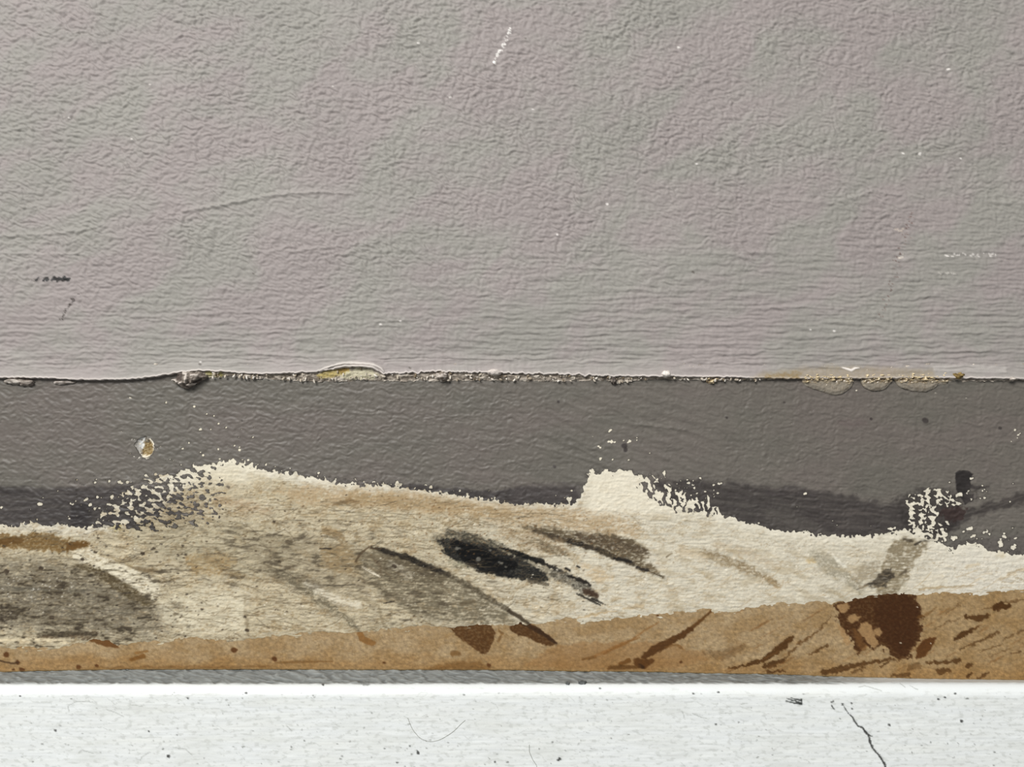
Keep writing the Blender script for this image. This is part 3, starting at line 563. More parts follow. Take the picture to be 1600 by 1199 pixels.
    co.poly([(1398, 846), (1412, 838), (1432, 842), (1452, 836), (1466, 842), (1444, 858), (1432, 872), (1424, 892), (1412, 915), (1402, 928), (1372, 928), (1366, 912), (1376, 892), (1382, 872)], (132, 120, 97), .82, 6, 3.5, 9, seed=56, streak=(-6, 26, 3, .4))  # grey shadow on the cream, put into its colour
    co.poly([(1352, 915), (1368, 905), (1372, 898), (1380, 892), (1392, 888), (1394, 896), (1398, 902), (1388, 908), (1386, 916), (1372, 918), (1358, 917)], (56, 49, 40), .92, 4, 3.5, 7, seed=57, streak=(-8, 16, 2.5, .35)); co.stroke([(1340, 922), (1356, 914)], [1, 2], (84, 74, 60), .7, 2.5, 1.5)
    co.stroke([(1405, 898), (1415, 893)], [2, 2.5], (82, 72, 56), .75, 3, 1.5); co.poly([(1350, 880), (1375, 880), (1368, 905), (1345, 912), (1330, 905)], (142, 130, 108), .6, 12, 4, seed=58); co.stroke([(1412, 842), (1425, 846)], [2.5, 2], (64, 56, 44), .75, 3, 1.5, 5); co.stroke([(1430, 852), (1440, 845), (1458, 845)], [1.5, 2, 2], (52, 46, 38), .8, 2, 1.2)
    co.poly([(1440, 900), (1470, 893), (1480, 912), (1445, 920), (1438, 910)], (208, 198, 176), .4, 8, 3); co.stroke([(1556, 908), (1580, 898), (1600, 890)], [1, 2.5, 3], (168, 146, 112), .5, 5, 3, 9); co.stroke([(1510, 886), (1530, 882)], [3, 2], (190, 170, 136), .5, 4, 2, 6); co.stroke([(1436, 922), (1446, 920), (1520, 915)], [2, 2, 1], (150, 126, 88), .6, 3, 2)
    co.stroke([(1410, 910), (1412, 928)], [6, 3], (190, 182, 160), .3, 6, 2); co.poly([(1558, 862), (1572, 862), (1568, 872), (1556, 870)], (196, 178, 140), .5, 5, 2)
    # fine short scratches, specks
    def dn(px, py): return 1.0 if px < 950 else .25
    co.hairs(900, (0, 780, 860, 1000), (10, 46), (92, 80, 60), .6, 3, .4, (2, 8)); co.hairs(260, (0, 790, 620, 1000), (8, 26), (60, 50, 38), .6, 31, .35, (4, 16))
    co.hairs(90, (900, 820, 1600, 950), (6, 22), (160, 140, 110), .5, 4, .4, (2, 16))
    co.hairs(50, (560, 800, 1020, 960), (8, 30), (120, 100, 72), .45, 6, .5, (22, 8)); co.hairs(70, (950, 890, 1600, 950), (10, 36), (178, 156, 122), .5, 8, .6, (-18, 7))
    co.spots(520, (0, 770, 1000, 1000), (.5, 1.9), (58, 46, 34), .8, 6, dens=dn); co.spots(420, (0, 830, 300, 1000), (.5, 2.4), (48, 40, 32), .75, 7); co.spots(260, (200, 750, 520, 850), (.6, 2.2), (92, 76, 54), .7, 8)
    co.spots(700, (560, 775, 1000, 870), (.5, 1.6), (112, 84, 54), .7, 10); co.spots(220, (0, 800, 1600, 960), (.5, 1.5), (238, 230, 212), .85, 11); co.spots(160, (1000, 800, 1600, 930), (.5, 1.2), (120, 102, 76), .6, 12); co.spots(90, (0, 900, 120, 940), (.5, 1.4), (226, 222, 210), .8, 13)
    for (x, y, r) in [(128, 874, 2.4), (148, 863, 1.8), (240, 857, 1.8), (222, 865, 2.6), (315, 952, 1.8), (80, 965, 3), (9, 893, 3.5), (63, 888, 3), (427, 815, 1.4), (436, 878, 2), (500, 990, 1), (345, 757, 1.5), (356, 761, 2), (382, 964, 2), (385, 985, 2.5), (690, 860, 1.5), (615, 885, 3)]:
        co.stroke([(x, y), (x + 2, y + .5)], r, (52, 42, 32), .85, 1.6, .8, 4)
    cr = sm(.075, .0, np.abs(fbm((Xf + 16 * mott) / 46, (Yf + 5 * mott - .12 * Xf) / 9, 2, 87))) * sm(-.05, .35, fbm(Xf / 45, Yf / 22, 2, 88))
    co.mix(ALL, cr * .5 * sm(780, 950, Xf) * sm(0, 30, depth), (150, 130, 98)); co.mix(ALL, cr * .4 * sm(950, 780, Xf), (112, 96, 72))
    co.mix(ALL, sm(.1, .7, fbm((Xf + .5 * Yf) / 50, (Yf - .3 * Xf) / 14, 3, 89)) * .4 * sm(960, 1060, Xf) * sm(1440, 1340, Xf) * sm(10, 40, depth), (162, 146, 116))
    # grime settled in the worn hollows
    gm = fbm(Xf / 22, Yf / 6, 4, 85) + .5 * fbm(Xf / 70, Yf / 30, 2, 86)
    wl = sm(330, 180, Xf) * sm(865, 900, Yf) + .55 * sm(180, 420, Xf) * sm(640, 560, Xf) * sm(805, 835, Yf) * sm(935, 900, Yf) + .5 * sm(560, 620, Xf) * sm(820, 720, Xf) * sm(870, 890, Yf)
    co.mix(ALL, np.clip(sm(-.1, .75, gm) * wl * .75, 0, 1), (92, 82, 63)); co.mix(ALL, np.clip(sm(.35, .9, gm + .3 * grit) * wl * .8, 0, 1), (54, 46, 36))
    # clean bright rim right under the dark paint
    rimw = sm(16, 2, depth + 7 * fbm(Xf / 12, Yf / 9, 2, 76)); co.mix(ALL, rimw * (1 - .55 * sm(290, 240, Xf)) * (.8 - .45 * sm(520, 620, Xf) * sm(905, 880, Xf)), (219, 212, 194))
    big = fbm(Xf / 8, Yf / 5, 3, 77)
    pale = sm(905, 930, Xf) * sm(1110, 1040, Xf) * sm(815, 790, Yf); co.mix(ALL, pale * .75, (224, 216, 196))
    pale = sm(250, 310, Xf) * sm(440, 380, Xf) * sm(772, 745, Yf); co.mix(ALL, pale * .6, (220, 212, 190))
    h = np.maximum(.00016 * fib + .00022 * big + .0001 * perlin(Xf / 3.2, Yf / 2.6, 78) + .00025 * np.abs(fbm((Xf + 14 * big) / 30, (Yf + 4 * big) / 8, 2, 83)) - .00005 + co.H, -.00012)
    under = sm(14, -6, cream_exposed(Xf, Yf)); h = h * (1 - under) + paint_relief(Xf, Yf) * under
    low = curve(BROWN, Xf) + fbm(Xf / 16, Yf / 8, 3, 79) * 3.2 + np.maximum(0, fbm((Xf + 2.5 * Yf) / 26, Yf / 5, 2, 91) - .25) * 9 + fbm(Xf / 5, Yf / 3, 2, 80) * 1.1
    tp = sm(7, 0, low - Yf); yy = (Y_CREAM - h) * (1 - tp) + (Y_BROWN - .00008) * tp
    W = np.empty(X.shape + (3,), F); W[..., 1] = yy.reshape(X.shape); W[..., 0], W[..., 2] = world(X, Y, Y_CREAM)
    mask = np.minimum(low - Yf, np.hypot((Xf - 225) / 17, (Yf - 698) / 19) * 12 - 12.5).reshape(X.shape)
    o = grid_mesh('undercoat', W, lin(co.C).reshape(-1, 3), M_cream, parent, mask, rim=.0001)
    tag(o, 'cream undercoat laid bare and scuffed with black and brown streaks')
    return o

def paint_relief(Xf, Yf):
    k = fbm(Xf / 26, Yf / 26, 2, 110) * 6; xa, ya = rot(Xf + k, Yf + k, 8)
    st = .7 * perlin(xa / 14, ya / 8, 111) + 1.0 * np.minimum(np.abs(perlin(xa / 14, ya / 7, 118)), .4) + .8 * perlin(xa / 8, ya / 4.6, 112) + .3 * perlin(Xf / 4.2, Yf / 3.6, 113)
    br = perlin(Xf / 60, (Yf + k) / 6, 114) + .6 * perlin(Xf / 30, Yf / 4, 115)
    u, v = rot(Xf, Yf, 22); dg = perlin(u / 70, v / 9, 116); dz = sm(780, 880, Xf) * sm(1200, 1080, Xf)
    return .0003 * st * (1 - .4 * dz) + .00014 * br + .00034 * dg * dz + .0002 * fbm(Xf / 140, Yf / 80, 2, 117)

SPECKS = [(259, 629, 2), (303, 635, 2.4), (323, 647, 1.6), (334, 650, 1.6), (341, 662, 2.2), (313, 671, 2.6), (329, 671, 1.4), (353, 668, 2), (377, 671, 1.2), (397, 668, 1.3), (373, 683, 1.3), (395, 683, 1.8), (295, 692, 1.8), (285, 701, 2), (366, 696, 2), (374, 703, 2.4), (374, 699, 1.5),
          (341, 702, 2), (317, 711, 2.4), (313, 707, 1.4), (388, 719, 2.4), (343, 717, 2), (265, 718, 1.3), (259, 719, 1), (270, 720, 1.2), (280, 722, 1), (256, 717, 1), (203, 709, 1.4), (228, 743, 2.6), (243, 741, 2.6), (120, 750, 1.6), (148, 754, 2.4), (150, 749, 1.4), (171, 752, 2.6), (186, 753, 3), (190, 755, 2.4), (199, 754, 2.8),
          (90, 767, 1.5), (67, 778, 1.5), (61, 788, 3.2), (64, 788, 3), (48, 796, 1.3), (2, 793, 2.6), (118, 783, 1.6), (135, 780, 3), (132, 782, 2), (110, 787, 2), (114, 788, 2), (152, 777, 2.4), (141, 789, 3), (175, 776, 3), (182, 796, 4), (185, 798, 3.5), (148, 795, 2.6), (155, 794, 2), (197, 771, 2.5), (108, 810, 2), (106, 807, 1.5),
          (926, 682, 1.2), (954, 672, 2.4), (952, 674, 2), (955, 690, 3), (960, 691, 2), (951, 690, 2), (984, 689, 2.4), (981, 691, 2), (995, 684, 1.4), (995, 688, 1.4), (974, 688, 1.6), (935, 697, 1.8), (938, 699, 2), (938, 717, 2.6), (957, 718, 1.8), (982, 719, 1.6), (1015, 708, 1.4), (893, 767, 2), (889, 780, 4.5), (903, 782, 3.5),
          (1094, 747, 2), (1076, 755, 2.6), (1074, 750, 1.6), (1083, 751, 1.2), (1115, 758, 2), (1123, 756, 2.4), (1127, 755, 2), (1101, 768, 1.8), (1121, 771, 2.2), (1089, 771, 1.8), (1080, 774, 1.6), (1259, 771, 2.4), (1257, 772, 2), (1301, 814, 1.2), (1308, 821, 1.2), (1245, 792, 1.2), (1338, 773, 1), (1346, 827, 1), (1361, 822, 1),
          (1586, 672, 2.2), (1591, 680, 2), (1594, 677, 1.6), (1580, 690, 1.5), (1590, 684, 1.4), (1338, 610, 1.8), (1484, 754, 1.8), (1517, 748, 2.2), (1520, 747, 1.6), (1583, 756, 1.6), (1535, 759, 1.8), (1538, 765, 1.6), (1541, 768, 1.4), (1538, 778, 2.4), (1532, 779, 1.8), (1578, 784, 1.8), (1582, 825, 1.5),
          (1517, 826, 3.5), (1512, 827, 2.4), (1506, 831, 2.4), (1522, 837, 3), (1518, 839, 2.2), (1526, 842, 1.8), (1537, 832, 2.6), (1542, 831, 2.4), (1546, 835, 2.2), (1534, 842, 1.4), (1569, 834, 1.8), (1568, 838, 2.8), (1571, 840, 2.2), (1587, 841, 2.2), (1563, 848, 4), (1564, 853, 3.2), (1583, 856, 4), (1586, 852, 2.6), (1489, 841, 4), (1494, 840, 2.6), (1490, 844, 2),
          (1392, 826, 3), (1398, 825, 2.4), (1388, 826, 2), (620, 756, 4), (626, 757, 3), (673, 761, 3), (671, 767, 2), (773, 778, 2), (772, 782, 2), (498, 739, 2.5), (496, 744, 1.5), (440, 724, 1.2), (453, 732, 1.5), (415, 726, 2), (430, 729, 1.6), (730, 772, 2), (688, 768, 2)]
def build_grey(parent):
    xs = spread(-8, 1608, 1.35, 1000); ys = np.concatenate([[560, 570], np.arange(575, 872, 1.35)]).astype(F)
    X, Y = np.meshgrid(xs, ys); X = X.astype(F); Y = Y.astype(F)
    co = Coat(X, Y, (101, 95.5, 88.5)); co.grid = (xs, ys); Xf, Yf = co.X, co.Y; ALL = np.arange(Xf.size)
    n = fbm(Xf / 200, Yf / 90, 3, 100); co.mix(ALL, sm(0, .6, n) * .5, (103.5, 95, 90)); co.mix(ALL, sm(0, -.6, n) * .5, (96, 93, 85)); co.mul(1 + .03 * fbm(Xf / 40, Yf / 25, 3, 101))
    DB = (56, 51, 50)
    co.poly([(-1300, 762), (0, 762), (90, 763), (180, 760), (230, 764), (250, 780), (250, 830), (-1300, 840)], DB, .82, 9, 3, 22, seed=3, streak=(0, 60, 5, .25)); co.stroke([(0, 764), (20, 768), (46, 768)], [4, 5, 2], (44, 40, 39), .6, 5, 2, streak=.4)
    co.poly([(110, 790), (144, 786), (145, 830), (110, 826)], (44, 40, 40), .75, 3, 2, seed=4); co.poly([(140, 795), (260, 765), (300, 785), (260, 830), (140, 830)], (62, 57, 54), .7, 10, 4, seed=5)
    co.poly([(590, 758), (640, 757), (700, 762), (760, 768), (820, 762), (900, 762), (908, 795), (760, 800), (590, 775)], DB, .82, 6, 3, 16, seed=6); co.poly([(800, 762), (850, 756), (910, 755), (908, 780), (800, 785)], (72, 66, 64), .55, 10, 4, seed=7)
    co.poly([(1020, 752), (1075, 752), (1110, 752), (1160, 757), (1200, 762), (1225, 764), (1252, 768), (1300, 770), (1338, 776), (1366, 784), (1400, 790), (1430, 802), (1430, 838), (1330, 842), (1230, 836), (1150, 815), (1090, 800), (1040, 780)], (57, 52, 50), .85, 12, 6, 20, seed=8, streak=(6, 60, 6, .35))
    co.poly([(1196, 795), (1230, 800), (1275, 815), (1300, 834), (1250, 834), (1196, 822)], (80, 75, 70), .6, 12, 4, 16, seed=9); co.stroke([(1200, 770), (1240, 766), (1270, 772)], [6, 8, 4], (60, 54, 53), .6, 10, 4, 14, streak=.4)
    # drawn-out dark smear and blots at the right
    co.poly([(1455, 838), (1468, 822), (1490, 806), (1530, 790), (1575, 778), (1605, 768), (1605, 786), (1565, 795), (1530, 806), (1500, 818), (1475, 842)], (50, 45, 43), .75, 8, 5, 14, seed=10, streak=(-18, 40, 4, .35))
    co.poly([(1400, 780), (1440, 765), (1500, 770), (1500, 820), (1465, 840), (1415, 835)], (48, 43, 41), .65, 12, 6, seed=11)
    co.poly([(1492, 740), (1498, 735), (1512, 735), (1520, 741), (1516, 752), (1517, 762), (1512, 770), (1514, 784), (1508, 789), (1500, 776), (1494, 766), (1493, 752)], (38, 34, 33), .95, 2, 1.4, 8, seed=12); co.stroke([(1512, 760), (1530, 762), (1545, 760)], [4, 2, 1], (54, 49, 47), .85, 3, 1.5)
    co.poly([(1466, 800), (1478, 792), (1500, 790), (1512, 800), (1504, 812), (1488, 816), (1472, 810)], (52, 39, 36), .85, 5, 5, 7, seed=13); co.poly([(1505, 772), (1522, 772), (1520, 785), (1508, 786)], (58, 53, 51), .9, 3, 1.5)
    co.poly([(1485, 845), (1600, 835), (1610, 870), (1490, 868)], (88, 82, 78), .6, 8, 3)
    for (x, y, r) in [(1445, 657, 4.4), (1361, 655, 2), (1562, 669, 2.6), (872, 628, 2), (866, 729, 2.2), (1135, 653, 1.6), (975, 697, 4), (977, 703, 3), (378, 657, 1.2), (1225, 629, 1.2)]: co.stroke([(x, y), (x + 1, y + .4)], r, (52, 46, 44), .85, 1.8, .8)
    co.poly([(1310, 656), (1350, 655), (1358, 664), (1325, 671), (1308, 664)], (102, 92, 88), .7, 8, 3)
    # chip knocked out of the paint
    chip = np.array([(210, 697), (215, 687), (221, 683), (228, 681), (235, 685), (240, 691), (241, 700), (237, 711), (232, 716), (226, 716), (220, 712), (214, 704)], F)
    h = paint_relief(Xf, Yf)
    for pts, wd in [([(875, 625), (960, 660), (1050, 670)], 2), ([(810, 690), (880, 708), (960, 730)], 2.2), ([(960, 640), (1000, 662), (1070, 672)], 2), ([(1410, 702), (1428, 697)], 2), ([(890, 695), (930, 712)], 2)]:
        c2 = Coat(X, Y, (0, 0, 0)); c2.stroke(pts, wd, (1, 1, 1), 1, 4, 1); h += c2.C[:, 0] * .0003
    # mask: keep where positive
    sd = -cream_exposed(Xf, Yf)                                  # > 0 on the grey side
    wx = fbm(Xf / 9, Yf / 7, 3, 120); fine = .6 * wx + .5 * perlin(Xf / 4.6, Yf / 5.5, 121) + .35 * perlin(Xf / 2.8, Yf / 3.2, 122)
    wz = 5.0 + np.zeros_like(Xf)
    def zone(x0, x1, y0, y1, s): return sm(x0 - s, x0 + s, Xf) * sm(x1 + s, x1 - s, Xf) * sm(y0 - s, y0 + s, Yf) * sm(y1 + s, y1 - s, Yf)
    zl = zone(165, 320, 745, 815, 22); wz += 60 * zl
    zm = zone(1022, 1112, 746, 802, 20); wz += 34 * zm; zr = zone(1424, 1466, 776, 838, 10); wz += 14 * zr + 5 * zone(280, 460, 715, 745, 15) + 4 * zone(500, 620, 740, 770, 10)
    blot = fbm((Xf + 3 * wx) / 10, (Yf + 3 * wx) / 6.5, 3, 123)
    f = sd / wz + 1.35 * fine * (1 - .5 * np.clip(zl + zm + zr, 0, 1)) + 1.7 * blot * np.clip(zl + zr, 0, 1)
    vert = fbm(Xf / 6.5, Yf / 13, 3, 124); f = f + zm * (2.4 * vert + .12)
    bias = .45 * zl * sm(770, 800, Yf) * sm(300, 260, Xf); f += bias
    clump = sm(16, -4, np.hypot((Xf - 1442) / 1.0, (Yf - 800) / 1.25) - 22)
    rc = polysd(Xf, Yf, np.array([(1410, 776), (1420, 770), (1440, 772), (1446, 761), (1476, 761), (1484, 772), (1506, 768), (1508, 782), (1494, 794), (1470, 796), (1464, 812), (1482, 812), (1482, 848), (1400, 842), (1418, 826), (1416, 800)], F))
    cl = sm(-4, 4, rc); f = np.minimum(f, np.where(cl > .02, 1.25 * fbm((Xf + 2 * wx) / 8.5, (Yf + 2 * wx) / 7, 3, 125) + .05 + (1 - cl) * 1.4, 9))
    sp = sm(-3, 6, polysd(Xf, Yf, np.array([(1500, 765), (1532, 756), (1545, 772), (1530, 784), (1512, 788)], F))); f = np.minimum(f, np.where(sp > .02, fbm(Xf / 6.5, Yf / 5.5, 3, 126) + .42 + (1 - sp), 9))
    mz = sm(-12, 10, polysd(Xf, Yf, np.array([(205, 758), (255, 742), (310, 728), (352, 742), (362, 785), (345, 822), (300, 832), (225, 832), (150, 824), (150, 800), (185, 775)], F)) + 4 * wx)
    f = f * (1 - mz) + mz * (1.7 * fbm((Xf + 3 * wx) / 11, (Yf + 2 * wx) / 6.5, 3, 133) + .52 - (Xf - 160) / 175 - .25 * sm(790, 825, Yf))
    mz = sm(-5, 7, polysd(Xf, Yf, np.array([(986, 734), (1044, 731), (1052, 748), (1082, 750), (1122, 770), (1128, 806), (1050, 806), (1010, 786), (990, 765)], F)) + 3 * wx)
    f = f * (1 - mz) + mz * (2.1 * fbm((Xf + 2 * wx) / 6.2, (Yf + 2 * wx) / 12, 3, 134) + .05 + np.clip(sd / 20, -1.3, 1.2))
    # a sparse outer spray of flecks
    for (poly, th, sd_) in [([(95, 745), (240, 735), (330, 690), (400, 700), (430, 735), (300, 760), (240, 800), (110, 815)], .74, 127), ([(1490, 820), (1600, 815), (1600, 868), (1480, 868)], .8, 128), ([(1015, 740), (1130, 745), (1130, 805), (1020, 790)], .62, 129), ([(480, 735), (900, 765), (905, 795), (480, 765)], .72, 131)]:
        q = sm(-10, 10, polysd(Xf, Yf, np.array(poly, F))); f = np.minimum(f, np.where(q > .02, (th - fbm(Xf / 6.5, Yf / 5, 3, sd_)) * 2 + (1 - q) * 2, 9))
    cgrid = Coat(X, Y, (0, 0, 0))
    for i, (x, y, r) in enumerate(SPECKS):
        idx = co.near(x, y, r * 2.6 + 4)
        q = np.hypot(Xf[idx] - x, (Yf[idx] - y) * 1.15) - r * (1 + .5 * perlin(Xf[idx] / 3 + i, Yf[idx] / 3, 130))
        f[idx] = np.minimum(f[idx], q * .5)
    f = np.minimum(f, -polysd(Xf + 1.6 * wx, Yf + 1.6 * wx, chip) * .35)
    co.mul(1 + .07 * fbm(Xf / 34, Yf / 3.5, 3, 102) * sm(735, 765, Yf) + .03 * fbm(Xf / 5, Yf / 3, 2, 103))
    # lift the paint a little at its torn edges, darken the very rim
    edge = sm(.55, .05, np.abs(f)); h += .00010 * edge
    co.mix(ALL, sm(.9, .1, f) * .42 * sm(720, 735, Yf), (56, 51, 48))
    W = np.empty(X.shape + (3,), F); W[..., 1] = Y_GREY - h.reshape(X.shape); W[..., 0], W[..., 2] = world(X, Y, Y_GREY)
    o = grid_mesh('paint_coat', W, lin(co.C).reshape(-1, 3), M_grey, parent, f.reshape(X.shape), rim=.0008)
    tag(o, 'dark grey paint coat with torn ragged lower edge and pale pinholes')
    return o

def build_chip(parent):
    xs = np.arange(200, 251, .9).astype(F); ys = np.arange(673, 726, .9).astype(F); X, Y = np.meshgrid(xs, ys)
    co = Coat(X, Y, (196, 190, 178)); Xf, Yf = co.X, co.Y
    co.poly([(208, 695), (216, 684), (222, 690), (222, 706), (214, 708)], (150, 146, 140), .8, 5, 2, 5); co.poly([(216, 686), (224, 682), (227, 692), (222, 702), (217, 700)], (206, 206, 204), .9, 4, 2, 5, seed=3)
    co.poly([(226, 688), (233, 688), (240, 698), (238, 708), (232, 713), (225, 711), (219, 706), (222, 700)], (122, 98, 54), .92, 3, 3, 5, seed=4, grain=.3); co.poly([(225, 682), (234, 684), (232, 694), (226, 692)], (96, 90, 82), .8, 3, 2, 4)
    co.stroke([(235, 686), (240, 694), (239, 702)], [1.3, 1.6, 1.2], (226, 216, 196), .9, 1.6, .8, height=.0006); co.stroke([(222, 714), (229, 715), (234, 712)], [1.5, 1.8, 1.2], (224, 214, 192), .9, 1.6, .8, height=.0006)
    co.spots(26, (219, 688, 239, 712), (.6, 1.5), (74, 54, 26), .85, 3); co.spots(18, (217, 686, 240, 714), (.5, 1.3), (216, 200, 160), .9, 4)
    d = np.hypot((Xf - 225) / 17, (Yf - 698) / 19)
    h = -.0012 * sm(1.05, .4, d) + .0004 * fbm(Xf / 5, Yf / 5, 3, 140) + co.H
    W = np.empty(X.shape + (3,), F); W[..., 1] = Y_GREY + .0003 - h.reshape(X.shape); W[..., 0], W[..., 2] = world(X, Y, Y_GREY)
    o = grid_mesh('chip_hollow', W, lin(co.C).reshape(-1, 3), M_caulk, parent, (1.28 - d).reshape(X.shape)); tag(o, 'small crater chipped through the paint to yellowed filler')
    return o

# ================================================================== trim_1: white ledge with a greyed sloping top
def build_ledge():
    xs = spread(-8, 1608, 1.5, 1000)
    back_z = np.array([(599.5 - v) for v in curve(FOOT, xs) - .8]) * S * (D + .003) / D + Z0
    yF = -.0085; R = .0068
    z_edge = (599.5 - LEDGE) * S * (D + yF) / D + Z0 + fbm(xs / 300, xs * 0, 2, 150) * .0002
    prof = []                                                    # (y, z, kind s)
    n1, n2, n3 = 26, 26, 96
    Yr = []; Zr = []; Kr = []
    for k in range(n1):
        t = k / n1; Yr.append(np.full_like(xs, .0034 + (yF - .0034) * t)); Zr.append(back_z + (z_edge - back_z) * t); Kr.append(t - 1)
    for k in range(n2):
        a = k / n2 * math.pi / 2; Yr.append(np.full_like(xs, yF - R * math.sin(a))); Zr.append(z_edge - R * (1 - math.cos(a))); Kr.append(k / n2)
    zf = z_edge - R
    for k in range(n3 + 1):
        t = k / n3; Yr.append(np.full_like(xs, yF - R)); Zr.append(zf - .0545 * t); Kr.append(1 + t)
    for zz in (-.012, -.02): 
        Yr.append(np.full_like(xs, yF - R)); Zr.append(zf - .0545 + zz); Kr.append(2.3)
    Yw = np.array(Yr, F); Zw = np.array(Zr, F); K = np.repeat(np.array(Kr, F)[:, None], xs.size, 1)
    kk = D / (D + Yw); Xp = np.tile(xs, (Yw.shape[0], 1)); Xw = (Xp - 800) * S
    Xq = Xw * kk / S + 800; Yq = 599.5 - (Zw - Z0) * kk / S       # where each point is seen, in photograph pixels
    co = Coat(Xq.astype(F), Yq.astype(F), (223, 226, 225)); Xf, Yf = co.X, co.Y; Kf = K.ravel(); ALL = np.arange(Xf.size)
    # grey paint on the sloping top, with brush marks
    t = np.clip(Kf, -1, .3); g = sm(.30, .0, t + .04 * fbm(Xf / 60, Kf * 0, 2, 151)) * (1 - .8 * sm(1230, 1420, Xf))
    u, v = rot(Xf, (Kf * 60), 30); br = fbm((Xf + 14 * fbm(Xf / 40, Kf * 3, 2, 158)) / 15, (v + 8 * fbm(Xf / 25, Kf * 2, 2, 159)) / 14, 3, 152)
    co.mix(ALL, g, (122, 125, 123)); cc = g * br * .2; co.mul(1 + cc)
    # white face: faint streaks and dirt; their ragged start paints an uneven highlight edge
    wf = sm(.45, 1.0, Kf + .3 * fbm(Xf / 45, Yf / 9, 3, 157))
    co.mix(ALL, wf * (.5 + .5 * fbm(Xf / 150, Yf / 12, 3, 153)), (222, 224, 220)); st = fbm(Xf / 60, Yf / 2.6, 3, 154); co.mul(1 - wf * .022 * (st + .2))
    sp = sm(.25, .6, fbm(Xf / 11, Yf / 5, 4, 155)); co.mix(ALL, sp * wf * .34, (172, 174, 168)); co.mix(ALL, sm(0, .7, fbm(Xf / 90, Yf / 22, 3, 147)) * wf * .3, (206, 208, 202))
    gr = random.Random(9)
    def mk(pts, wd, col, al, soft=1.4, rough=.6, hh=0): co.stroke(pts, wd, col, al, soft, rough, 4, seed=gr.randint(0, 99), height=hh)
    for _ in range(260):
        x, y = gr.uniform(0, 1600), gr.uniform(1082, 1199); r = .3 + 1.0 * gr.random() ** 3; mk([(x, y), (x + gr.uniform(-1, 2.5), y + gr.uniform(-1, 1))], r, (96, 96, 92), gr.uniform(.25, .8))
    for _ in range(150):
        x, y = gr.uniform(0, 1600), gr.uniform(1084, 1196); a = gr.uniform(-.8, .8); l = gr.uniform(5, 20); c = gr.uniform(-.7, .7)
        p = [(x, y), (x + l * .5 * math.cos(a), y + l * .5 * math.sin(a)), (x + l * .5 * (math.cos(a) + math.cos(a + c)), y + l * .5 * (math.sin(a) + math.sin(a + c)))]
        mk(p, .3, (150, 152, 146), gr.uniform(.2, .5))
    for (x, y, r) in [(384, 1083, 1.6), (293, 1091, 1.3), (653, 1177, 2), (652, 1174, 1), (640, 1166, 1), (620, 1192, 1.2), (600, 1170, 1), (504, 1070, 1.6), (773, 1191, 1.3), (1122, 1082, 1.4), (1083, 1084, 1.2), (1502, 1127, 2.2), (1466, 1093, 1.3), (1476, 1090, 1.2), (1492, 1084, 1.4), (31, 1088, 1.4), (874, 1186, 2), (872, 1188, 1.6), (1118, 1132, 1.3), (937, 1076, 1.2), (232, 1143, 1.2), (86, 1142, 1.6), (263, 1182, 2.4), (1389, 1133, 1.6), (1316, 1100, 1.2), (1331, 1108, 1.2)]:
        mk([(x, y), (x + 1, y + .3)], r, (52, 52, 50), .85)
    for pts in [[(193, 1120), (178, 1113), (166, 1109)], [(108, 1112), (106, 1104), (118, 1097), (140, 1096)], [(219, 1189), (222, 1183), (234, 1176)], [(270, 1168), (290, 1171), (300, 1180)], [(122, 1178), (128, 1172), (146, 1178)], [(204, 1102), (222, 1104)], [(448, 1135), (456, 1143)], [(1082, 1115), (1092, 1120), (1104, 1123)], [(1066, 1112), (1070, 1124)], [(1128, 1115), (1143, 1115)],
                [(1406, 1068), (1414, 1074)], [(1422, 1072), (1434, 1078)], [(1342, 1074), (1352, 1072), (1378, 1080)]]:
        mk(pts, [.6] * len(pts), (140, 142, 136), .5)
    for pts in [[(562, 1066), (570, 1069), (576, 1068)], [(886, 1068), (890, 1066)]]: mk(pts, [3] * len(pts), (96, 98, 96), .6, 3, 2)
    # smudge at the right, crack
    for pts in [[(1230, 1092), (1242, 1096), (1252, 1100)], [(1228, 1096), (1240, 1099), (1250, 1100)], [(1236, 1091), (1246, 1094), (1252, 1094)], [(1252, 1093), (1253, 1101)]]: mk(pts, [.7, 1.2, 1.6][:len(pts)], (44, 46, 44), .85, 1.6, .8)
    for pts in [[(1299, 1098), (1302, 1096)], [(1299, 1103), (1303, 1108)], [(1330, 1099), (1331, 1100)]]: mk(pts, 1.1, (62, 62, 60), .85)
    crack = [(1316, 1101), (1321, 1108), (1326, 1116), (1333, 1122), (1336, 1129), (1341, 1135), (1348, 1138), (1352, 1144), (1358, 1150), (1359, 1157), (1362, 1166), (1367, 1174), (1374, 1181), (1379, 1189), (1383, 1195), (1385, 1206), (1394, 1222)]
    mk(crack, [.5, .7, .7, 1.2, 1.2, 1.2, 1.2, 1.4, 1.6, 1.6, 1.2, 1.2, 1.3, 1.3, 1.6, 1.6, 1], (56, 56, 54), .92, 1.4, .9, -.0006); mk([(1358, 1150), (1362, 1151)], 1.2, (70, 70, 66), .8)
    h = .00007 * st * wf + .00012 * fbm(Xf / 40, Yf / 14, 3, 156) * wf + .00045 * br * g + co.H
    hg = h.reshape(Yw.shape)
    # push along the profile normal
    ny = np.clip(1 - np.clip(K, 0, 1), 0, 1)
    W = np.stack([Xw, Yw - hg * (1 - ny), Zw + hg * ny], -1).astype(F)
    C = co.C.reshape(Yw.shape + (3,))
    o = grid_mesh('trim_1', W, lin(C).reshape(-1, 3), M_white)
    tag(o, 'white painted ledge with rounded top edge and hairline crack', kind='structure')
    def surface(px, py):                                         # nearest built point to a photograph position
        i = np.argmin((Xf - px) ** 2 + (Yf - py) ** 2); return Vector([float(v) for v in W.reshape(-1, 3)[i]])
    return o, surface

